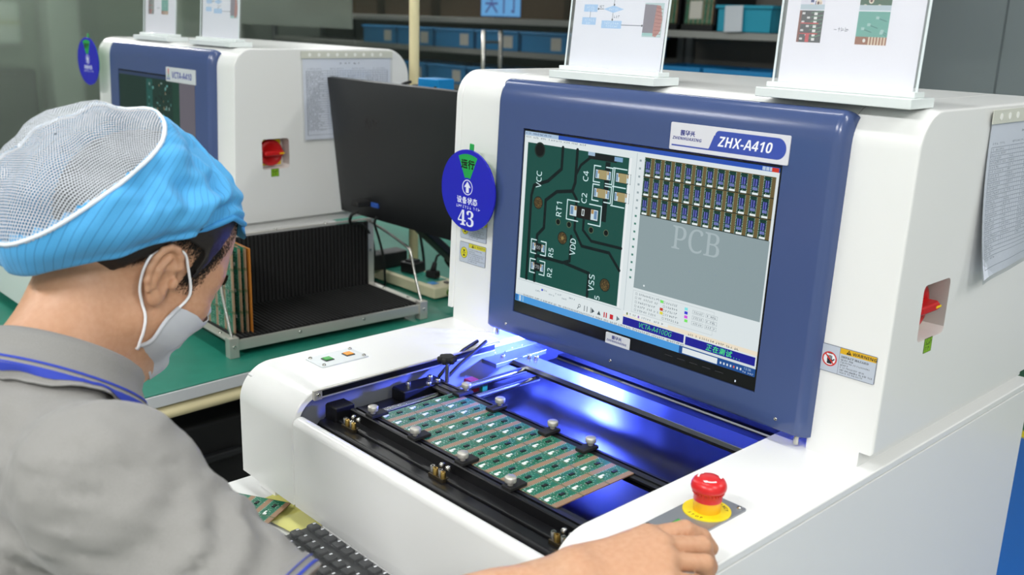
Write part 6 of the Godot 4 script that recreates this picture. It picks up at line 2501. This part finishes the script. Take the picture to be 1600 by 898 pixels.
func person_hair(t: Node3D, off: Vector3):
	var hair := mat("1b1613", 0.55)
	var b := MB.new()
	b.xf = Transform3D(Basis(), off)
	var shell := func(p: Vector3) -> float:
		var h := hair_in(p)
		return maxf(head_field(p) - 0.0035 - clampf(h, 0.0, 0.03) * 0.12 + folds.get_noise_3dv(p * 30.0) * 0.0012, -(h - 0.014))
	nets(b, Vector3(-0.1, -0.09, -0.14), Vector3(0.1, 0.16, 0.11), 0.0045, shell, HEAD)
	var hm := obj("hair", b, hair, t)
	# cropped strands thinning out towards the hairline
	var r := RandomNumberGenerator.new()
	r.seed = 99
	var s := MB.new()
	s.xf = Transform3D(Basis(), off)
	var made := 0
	var tries := 0
	while made < 9000 and tries < 60000:
		tries += 1
		var dir := Vector3(-absf(r.randfn(0.7, 0.45)), r.randf_range(-0.75, 0.75), r.randf_range(-1.0, 0.9)).normalized()
		var p := Vector3(0, 0.0, -0.01) + dir * 0.085
		var h := hair_in(p)
		if h < -0.004 or h > 0.05 or r.randf() > clampf((h + 0.006) / 0.022, 0.05, 1.0):
			continue
		p = onto_head(p)
		h = hair_in(p)
		if h < -0.004:
			continue
		var n := head_normal(p)
		var flow := (Vector3(0, -1, -0.35) - n * n.dot(Vector3(0, -1, -0.35))).normalized()
		flow = (flow + Vector3(r.randf_range(-0.35, 0.35), r.randf_range(-0.35, 0.35), r.randf_range(-0.35, 0.35))).normalized()
		var l := lerpf(0.0025, 0.008, clampf(h / 0.03, 0.0, 1.0))
		var tip := p + (n * 0.45 + flow).normalized() * l
		var w := n.cross(flow).normalized() * 0.00028
		var q := s.v.size()
		s.vert(HEAD * (p - w - n * 0.0005), HEAD.basis * n)
		s.vert(HEAD * (p + w - n * 0.0005), HEAD.basis * n)
		s.vert(HEAD * tip, HEAD.basis * n)
		s.vert(HEAD * (p + n * 0.0003), HEAD.basis * flow)
		s.t(q, q + 1, q + 2)
		s.t(q, q + 2, q + 3)
		s.t(q + 1, q + 3, q + 2)
		made += 1
	var so := obj("short_strands", s, hair, hm)
	so.set_meta("kind", "stuff")
	# eyebrow strands
	s = MB.new()
	s.xf = Transform3D(Basis(), off)
	for k in 420:
		for sx in [-1, 1]:
			var u := r.randf()
			var p := onto_head(Vector3(sx * lerpf(0.014, 0.05, u), 0.021 + 0.006 * sin(u * PI) + r.randf_range(-0.003, 0.003), 0.1 - 0.03 * u))
			var n := head_normal(p)
			var tip := p + (Vector3(sx * 0.8, 0.25, -0.3) + n * 0.3).normalized() * 0.006
			var w := n.cross(Vector3(sx, 0, 0)).normalized() * 0.0003
			var q := s.v.size()
			s.vert(HEAD * (p - w), HEAD.basis * n)
			s.vert(HEAD * (p + w), HEAD.basis * n)
			s.vert(HEAD * tip, HEAD.basis * n)
			s.t(q, q + 1, q + 2)
	var eb := obj("eyebrow", s, hair, t)
	eb.set_meta("kind", "stuff")


func person_clothes(t: Node3D, off: Vector3):
	# pique knit
	var cloth := grainy(mat("ffffff", 0.85), 0.12, "7d7b78", "94928f", 26.0, 4)
	cloth.rim_enabled = true
	cloth.rim = 0.25
	cloth.normal_enabled = true
	cloth.normal_texture = noise_tex(0.35, [], 6, 2, 256, true, 3.0)
	cloth.normal_scale = 0.5
	var blue := mat("2c3fa8", 0.8)
	var b := MB.new()
	b.xf = Transform3D(Basis(), off)
	nets(b, Vector3(-0.12, -0.47, 0.62), Vector3(0.72, 0.24, 1.22), 0.0085, shirt_field)
	var sh := obj("shirt", b, cloth, t)
	# trousers and shoes
	b = MB.new()
	b.xf = Transform3D(Basis(), off)
	var legs := func(p: Vector3) -> float:
		var d := cone(p, HIP + Vector3(-0.06, 0.02, 0), HIP + Vector3(0.06, 0.02, 0), 0.12, 0.12)
		for s in [-1, 1]:
			var h: Vector3 = HIP + Vector3(s * 0.09, -0.03, 0)
			var k := Vector3(0.31 + s * 0.13, -0.45, 0.66)
			var a := Vector3(0.31 + s * 0.13, -0.86, 0.72)
			d = smin(d, cone(p, h, k, 0.085, 0.062), 0.04)
			d = smin(d, cone(p, k, a, 0.062, 0.045), 0.03)
		return maxf(d, p.y - (HIP.y + 0.09))
	nets(b, Vector3(-0.02, -0.93, 0.56), Vector3(0.64, -0.3, 1.24), 0.015, legs)
	obj("trousers", b, mat("22252c", 0.85), t)
	for s in [-1, 1]:
		b = MB.new()
		b.xf = Transform3D(Basis(), off)
		var a := Vector3(0.31 + s * 0.13, -0.915, 0.73)
		nets(b, a - Vector3(0.07, 0.034, 0.2), a + Vector3(0.07, 0.1, 0.07), 0.009, func(p: Vector3) -> float: return maxf(smin(cone(p, a, a + Vector3(0, -0.005, -0.14), 0.042, 0.036), cone(p, a, a + Vector3(0, 0.06, 0), 0.04, 0.042), 0.03), -0.947 - p.y))
		obj("shoe", b, M.rubber, t)
	# polo collar: a leaf folded down round the neck, two stripes along its edge
	var up := (head_base() - NECK_A).normalized()
	var e1 := up.cross(Vector3(0, 0, 1)).normalized()
	var e2 := up.cross(e1).normalized()
	var rows := []
	var nr := 15
	for i in nr:
		rows.append([])
	for j in 73:
		var a := TAU * j / 72.0
		var o := e1 * cos(a) + e2 * sin(a)
		# inner stand, fold, outer leaf
		var c := NECK_A + up * 0.026
		for i in nr:
			var v := i / float(nr - 1)
			var p: Vector3
			if v < 0.25:
				p = c + o * 0.069 + up * lerpf(-0.02, 0.012, v / 0.25)
			else:
				var k := (v - 0.25) / 0.75
				p = c + o * (0.070 + 0.006 * sin(minf(k * 8.0, PI)) + 0.036 * k) + up * (0.013 + 0.004 * sin(minf(k * 8.0, PI)) - 0.055 * k)
				# stay outside the shirt
				for q in 6:
					var d := shirt_field(p) - lerpf(0.004, 0.007, k)
					if d < 0 or k > 0.85:
						var g := Vector3(shirt_field(p + Vector3(0.003, 0, 0)), shirt_field(p + Vector3(0, 0.003, 0)), shirt_field(p + Vector3(0, 0, 0.003))) - Vector3.ONE * (d + lerpf(0.004, 0.007, k))
						p -= g.normalized() * d * 0.8
			rows[i].append(p)
	b = MB.new()
	b.xf = Transform3D(Basis(), off)
	b.grid(rows)
	var under := []
	for i in nr:
		var q := []
		for j in 73:
			q.append(rows[i][j] - up * 0.001 - (rows[i][j] - NECK_A).normalized() * 0.0018)
		under.append(q)
	b.grid(under, false, true)
	b.grid([rows[nr - 1], under[nr - 1]])
	var col := obj("collar", b, cloth, sh)
	for band in [[0.74, 0.775], [0.83, 0.905]]:
		b = MB.new()
		b.xf = Transform3D(Basis(), off)
		var two := []
		for e in 3:
			var v: float = lerpf(band[0], band[1], e / 2.0) * (nr - 1)
			var i0 := int(v)
			var q := []
			for j in 73:
				var p: Vector3 = rows[i0][j].lerp(rows[i0 + 1][j], v - i0)
				q.append(p + (p - NECK_A).normalized() * 0.0012)
			two.append(q)
		b.grid(two)
		obj("stripe", b, blue, sh)
	# knitted sleeve bands with the same stripes
	for q in [[SH_R, EL_R], [SH_L, EL_L]]:
		var s: Vector3 = q[0]
		var e: Vector3 = q[1]
		var ax := (e - s).normalized()
		for band in [[0.70, 0.785, 0.0775, cloth, "sleeve_band"], [0.722, 0.734, 0.0786, blue, "stripe"], [0.748, 0.768, 0.0786, blue, "stripe"]]:
			b = MB.new()
			b.xf = Transform3D(Basis(), off)
			var x := ax.cross(Vector3.UP).normalized()
			var f := Transform3D(Basis(x, ax, x.cross(ax)), s)
			var L := s.distance_to(e)
			b.lathe([Vector2(band[2] - 0.004, L * band[0]), Vector2(band[2], L * band[0] + 0.001), Vector2(band[2] + 0.0015, L * band[1] - 0.001), Vector2(band[2] - 0.003, L * band[1]), Vector2(band[2] - 0.006, L * band[1] - 0.004)], 40, f)
			obj(band[4], b, band[3], sh)


# cap surface in head axes: a puffed crown gathered onto a band; u round from the front, v from the band to the crown
const CAP_C := Vector3(0, 0.038, -0.041)


func cap_band(a: float) -> Vector3:
	var fr := cos(a)
	var z := fr * (0.083 if fr > 0 else 0.096) - 0.009
	return Vector3(sin(a) * 0.0785, minf(0.062 + 1.05 * z, 0.092), z)


func cap_point(u: float, v: float, lift: float) -> Vector3:
	var a := u * TAU
	var band := cap_band(a) - CAP_C
	# the band's azimuth as seen from the cap's middle
	var az := atan2(band.x, band.z)
	var flat := Vector3(sin(az), 0, cos(az))
	var e0 := atan2(band.y, Vector2(band.x, band.z).length())
	var back := clampf(-flat.z, 0.0, 1.0)
	var e := lerpf(e0, PI / 2, v) - (0.10 + 0.32 * back) * sin(PI * clampf(v / 0.3, 0.0, 1.0)) * (1.0 if flat.z < 0.3 else 0.35)
	var d := flat * cos(e) + Vector3.UP * sin(e)
	var q := Vector3(d.x / 0.1, d.y / 0.102, d.z / (0.117 if d.z > 0 else 0.132))
	var r := 1.0 / q.length()
	r *= 1.0 + 0.30 * back * exp(-pow((e + 0.95) / 0.6, 2.0))
	r = lerpf(band.length(), r, smoothstep(0.0, 0.15, v))
	# gathers fade towards the crown, deepest beside the brow; soft sags between
	var g := pow(1.0 - v, 1.2) * smoothstep(0.0, 0.12, v)
	var front := exp(-pow((absf(az) - 0.75) / 0.5, 2.0))
	var n1 := folds.get_noise_3dv(d * 0.16)
	var n2 := folds.get_noise_3dv(d * 0.3 + Vector3(3, 1, 2))
	var fold := sin(az * 9.0 + n1 * 3.0 + v * 2.5) * 0.005 * (0.5 + front) + sin(az * 19.0 + n1 * 5.0 - v * 3.0) * 0.0032 * (0.25 + front)
	# one long billow running back from the gather
	fold += 0.009 * exp(-pow((v - 0.28 - 0.06 * n2) / 0.09, 2.0)) * smoothstep(0.1, 0.7, absf(sin(az))) - 0.008 * exp(-pow((v - 0.16) / 0.05, 2.0)) * absf(sin(az))
	r += fold * g * 1.3 + n2 * 0.010 * smoothstep(0.1, 0.4, v)
	# never through the head
	var rh := 0.06
	for k in 7:
		rh += 0.0075 - head_field(CAP_C + d * rh)
	if v > 0.04:
		r = maxf(r, rh)
	return CAP_C + d * (r + lift)


const NET_C := Vector3(-0.22, 0.22, -0.95)
const NET_UP := Vector3(-0.12, 1.0, 0.2)
const NET_A := 0.80
const NET_B := 0.62


# net panel: an oval over the crown and the right rear of the cap
func in_net(p: Vector3) -> float:
	var d := (p - CAP_C).normalized()
	var c := NET_C.normalized()
	var ax := NET_UP
	ax = (ax - c * ax.dot(c)).normalized()
	var e := c.cross(ax)
	var q := Vector2(d.dot(ax) / NET_A, d.dot(e) / NET_B)
	return 1.0 - q.length() if d.dot(c) > 0 else -1.0


func person_cap(t: Node3D, off: Vector3):
	var im := Image.create(64, 512, false, Image.FORMAT_RGBA8)
	var r := RandomNumberGenerator.new()
	r.seed = 5
	for y in 512:
		for x in 64:
			var c := Color("48a3dc") if r.randf() < 0.5 else Color("4fa9e0")
			if x % 16 < 1:
				c = Color("2a6fa8")
			im.set_pixel(x, y, c)
	var fab := textured(im, 0.75)
	fab.texture_repeat = true
	fab.uv1_scale = Vector3(14.0, 4.0, 1.0)
	fab.rim_enabled = true
	fab.rim = 0.2
	fab.backlight_enabled = true
	fab.backlight = Color(0.25, 0.25, 0.25)
	var nu := 288
	var nv := 72
	var rows := []
	var net := []
	for i in nv + 1:
		var row := []
		var q := []
		for j in nu:
			var p := cap_point(j / float(nu), i / float(nv), 0.0)
			row.append(HEAD * p)
			q.append(in_net(p))
		rows.append(row)
		net.append(q)
	var b := MB.new()
	b.xf = Transform3D(Basis(), off)
	b.grid(rows, true, false, func(i, j): return net[i][j] > 0.0 and net[i + 1][j] > 0.0 and net[i][(j + 1) % nu] > 0.0 and net[i + 1][(j + 1) % nu] > 0.0)
	# stripes run from the band upwards: u counts them
	for k in nv + 1:
		for j in nu:
			b.uv[k * nu + j] = Vector2(absf(j / float(nu) * 2.0 - 1.0), k / float(nv))
	var cap := obj("cap", b, fab, t)
	# white net
	var tile := Image.create(64, 64, false, Image.FORMAT_RGBA8)
	tile.fill(Color(0.80, 0.82, 0.85, 1.0))
	for y in 64:
		for x in 64:
			for h in [[16, 16], [48, 16], [0, 48], [32, 48], [64, 48], [16, 80], [48, 80], [0, -16], [32, -16], [64, -16]]:
				if Vector2((x - h[0]) / 12.6, (y - h[1]) / 12.2).length() < 1.0:
					tile.set_pixel(x, y, Color(0.80, 0.82, 0.85, 0.0))
	var nm := StandardMaterial3D.new()
	nm.albedo_texture = ImageTexture.create_from_image(tile)
	nm.transparency = BaseMaterial3D.TRANSPARENCY_ALPHA_SCISSOR
	nm.alpha_scissor_threshold = 0.5
	nm.roughness = 0.8
	nm.backlight_enabled = true
	nm.backlight = Color(0.3, 0.3, 0.3)
	var c := NET_C.normalized()
	var ax := NET_UP
	ax = (ax - c * ax.dot(c)).normalized()
	var e := c.cross(ax)
	b = MB.new()
	b.xf = Transform3D(Basis(), off)
	var nrows := []
	for i in 49:
		var row := []
		for j in 49:
			var a := TAU * j / 48.0
			var rr := 1.03 * i / 48.0
			var q := Vector2(cos(a), sin(a)) * rr
			var x := q.x * NET_A
			var y := q.y * NET_B
			var dir := ax * x + e * y + c * sqrt(maxf(0.0, 1.0 - x * x - y * y))
			row.append(HEAD * cap_hit(dir))
		nrows.append(row)
	b.grid(nrows)
	for i in 49:
		for j in 49:
			var a := TAU * j / 48.0
			b.uv[i * 49 + j] = Vector2(cos(a) * NET_A, sin(a) * NET_B) * (i / 48.0) * 26.0
	obj("net_panel", b, nm, cap)
	b = MB.new()
	b.xf = Transform3D(Basis(), off)
	b.tube(nrows[47] , 0.0022, 8, false)
	obj("net_seam", b, mat("dfe6ee", 0.8), cap)
	# small stiff peak over the brow, and the elastic band
	var pr := []
	for i in 8:
		var row := []
		for j in 25:
			var s := j / 24.0 * 2 - 1
			var a := s * 0.8
			var o := 0.022 * (i / 7.0) * (1 - s * s * 0.6)
			row.append(HEAD * Vector3(sin(a) * (0.074 + o * 0.4), 0.093 - o * 0.75, cos(a) * (0.083 + o * 0.7) - 0.009))
		pr.append(row)
	b = MB.new()
	b.xf = Transform3D(Basis(), off)
	b.grid(pr)
	var pr2 := []
	for row in pr:
		var q := []
		for p in row:
			q.append(p - HEAD.basis.y * 0.0015)
		pr2.append(q)
	b.grid(pr2, false, true)
	obj("peak", b, mat("4aa4dc", 0.7), cap)
	var band := []
	for j in 97:
		band.append(HEAD * (cap_point(j / 96.0, 0.0, 0.0) + Vector3(0, -0.001, 0)))
	b = MB.new()
	b.xf = Transform3D(Basis(), off)
	b.tube(band, 0.0035, 8, false)
	obj("elastic_band", b, mat("3f97d2", 0.75), cap)


# where a ray from the cap's middle meets its surface: nearest of the sampled cap points, smoothed
var cap_dirs := []
func cap_hit(dir: Vector3) -> Vector3:
	var o := CAP_C
	if cap_dirs.is_empty():
		for i in range(3, 61):
			for j in 120:
				var p := cap_point(j / 120.0, i / 60.0, 0.0004) - o
				cap_dirs.append([p.normalized(), p.length()])
	var s := 0.0
	var w := 0.0
	for e in cap_dirs:
		var k: float = e[0].dot(dir)
		if k > 0.985:
			var g := exp((k - 1.0) * 900.0)
			s += e[1] * g
			w += g
	return o + dir * (s / w if w > 0 else 0.14)


func person_mask(t: Node3D, off: Vector3):
	var m := mat("c3c6cc", 0.8)
	m.backlight_enabled = true
	m.backlight = Color(0.2, 0.2, 0.2)
	# local grid: s from the right edge to the left, v from the top edge to under the chin
	var rows := []
	for i in 29:
		var v := i / 28.0
		var row := []
		for j in 33:
			var s := j / 32.0 * 2 - 1
			var a := s * 1.08
			var y := lerpf(-0.016 - 0.012 * s * s, -0.122 + 0.036 * s * s, v)
			var pz := lerpf(0.104, 0.088, v) - 0.05 * s * s - 0.02 * pow(absf(s), 4.0)
			var p := Vector3(sin(a) * 0.068, y, pz)
			for q in 5:
				var d := head_field(p) - 0.004
				if d < 0:
					p -= head_normal(p) * d
			p += Vector3(0, 0, 1) * (0.003 * sin(v * 19.0) * (1 - absf(s)) )
			row.append(HEAD * p)
		rows.append(row)
	var b := MB.new()
	b.xf = Transform3D(Basis(), off)
	b.grid(rows)
	var inner := []
	for row in rows:
		var q := []
		for p in row:
			q.append(p - HEAD.basis.z * 0.0012)
		inner.append(q)
	b.grid(inner, false, true)
	b.grid([rows[0], inner[0]])
	b.grid([rows[28], inner[28]])
	var mk := obj("face_mask", b, m, t)
	# stitched side edges and ear loops
	for e in [0, 32]:
		var sx := -1.0 if e == 0 else 1.0
		var edge := []
		for i in 29:
			edge.append(rows[i][e])
		b = MB.new()
		b.xf = Transform3D(Basis(), off)
		b.tube(edge, 0.0024, 8)
		obj("side_seam", b, m, mk)
		b = MB.new()
		b.xf = Transform3D(Basis(), off)
		var ex := sx * EAR_X
		var lp := smooth([rows[2][e], HEAD * Vector3(ex * 0.97, -0.005, 0.035), HEAD * Vector3(ex + sx * 0.001, 0.020, 0.012), HEAD * Vector3(ex + sx * 0.002, 0.031, -0.004), HEAD * Vector3(ex + sx * 0.000, 0.024, -0.024), HEAD * Vector3(ex + sx * 0.001, 0.004, -0.030), HEAD * Vector3(ex + sx * 0.0, -0.024, -0.020), HEAD * Vector3(ex * 0.97, -0.05, 0.004), rows[25][e]], 8)
		for k in range(1, lp.size() - 1):
			var p: Vector3 = lp[k]
			for q in 4:
				var d := skin_body(p) - 0.0022
				if d < 0:
					p -= Vector3(skin_body(p + Vector3(0.002, 0, 0)) - d - 0.0022, skin_body(p + Vector3(0, 0.002, 0)) - d - 0.0022, skin_body(p + Vector3(0, 0, 0.002)) - d - 0.0022).normalized() * d
			lp[k] = p
		b.tube(lp, 0.0016, 8)
		obj("ear_loop", b, mat("f2f3f6", 0.7), mk)
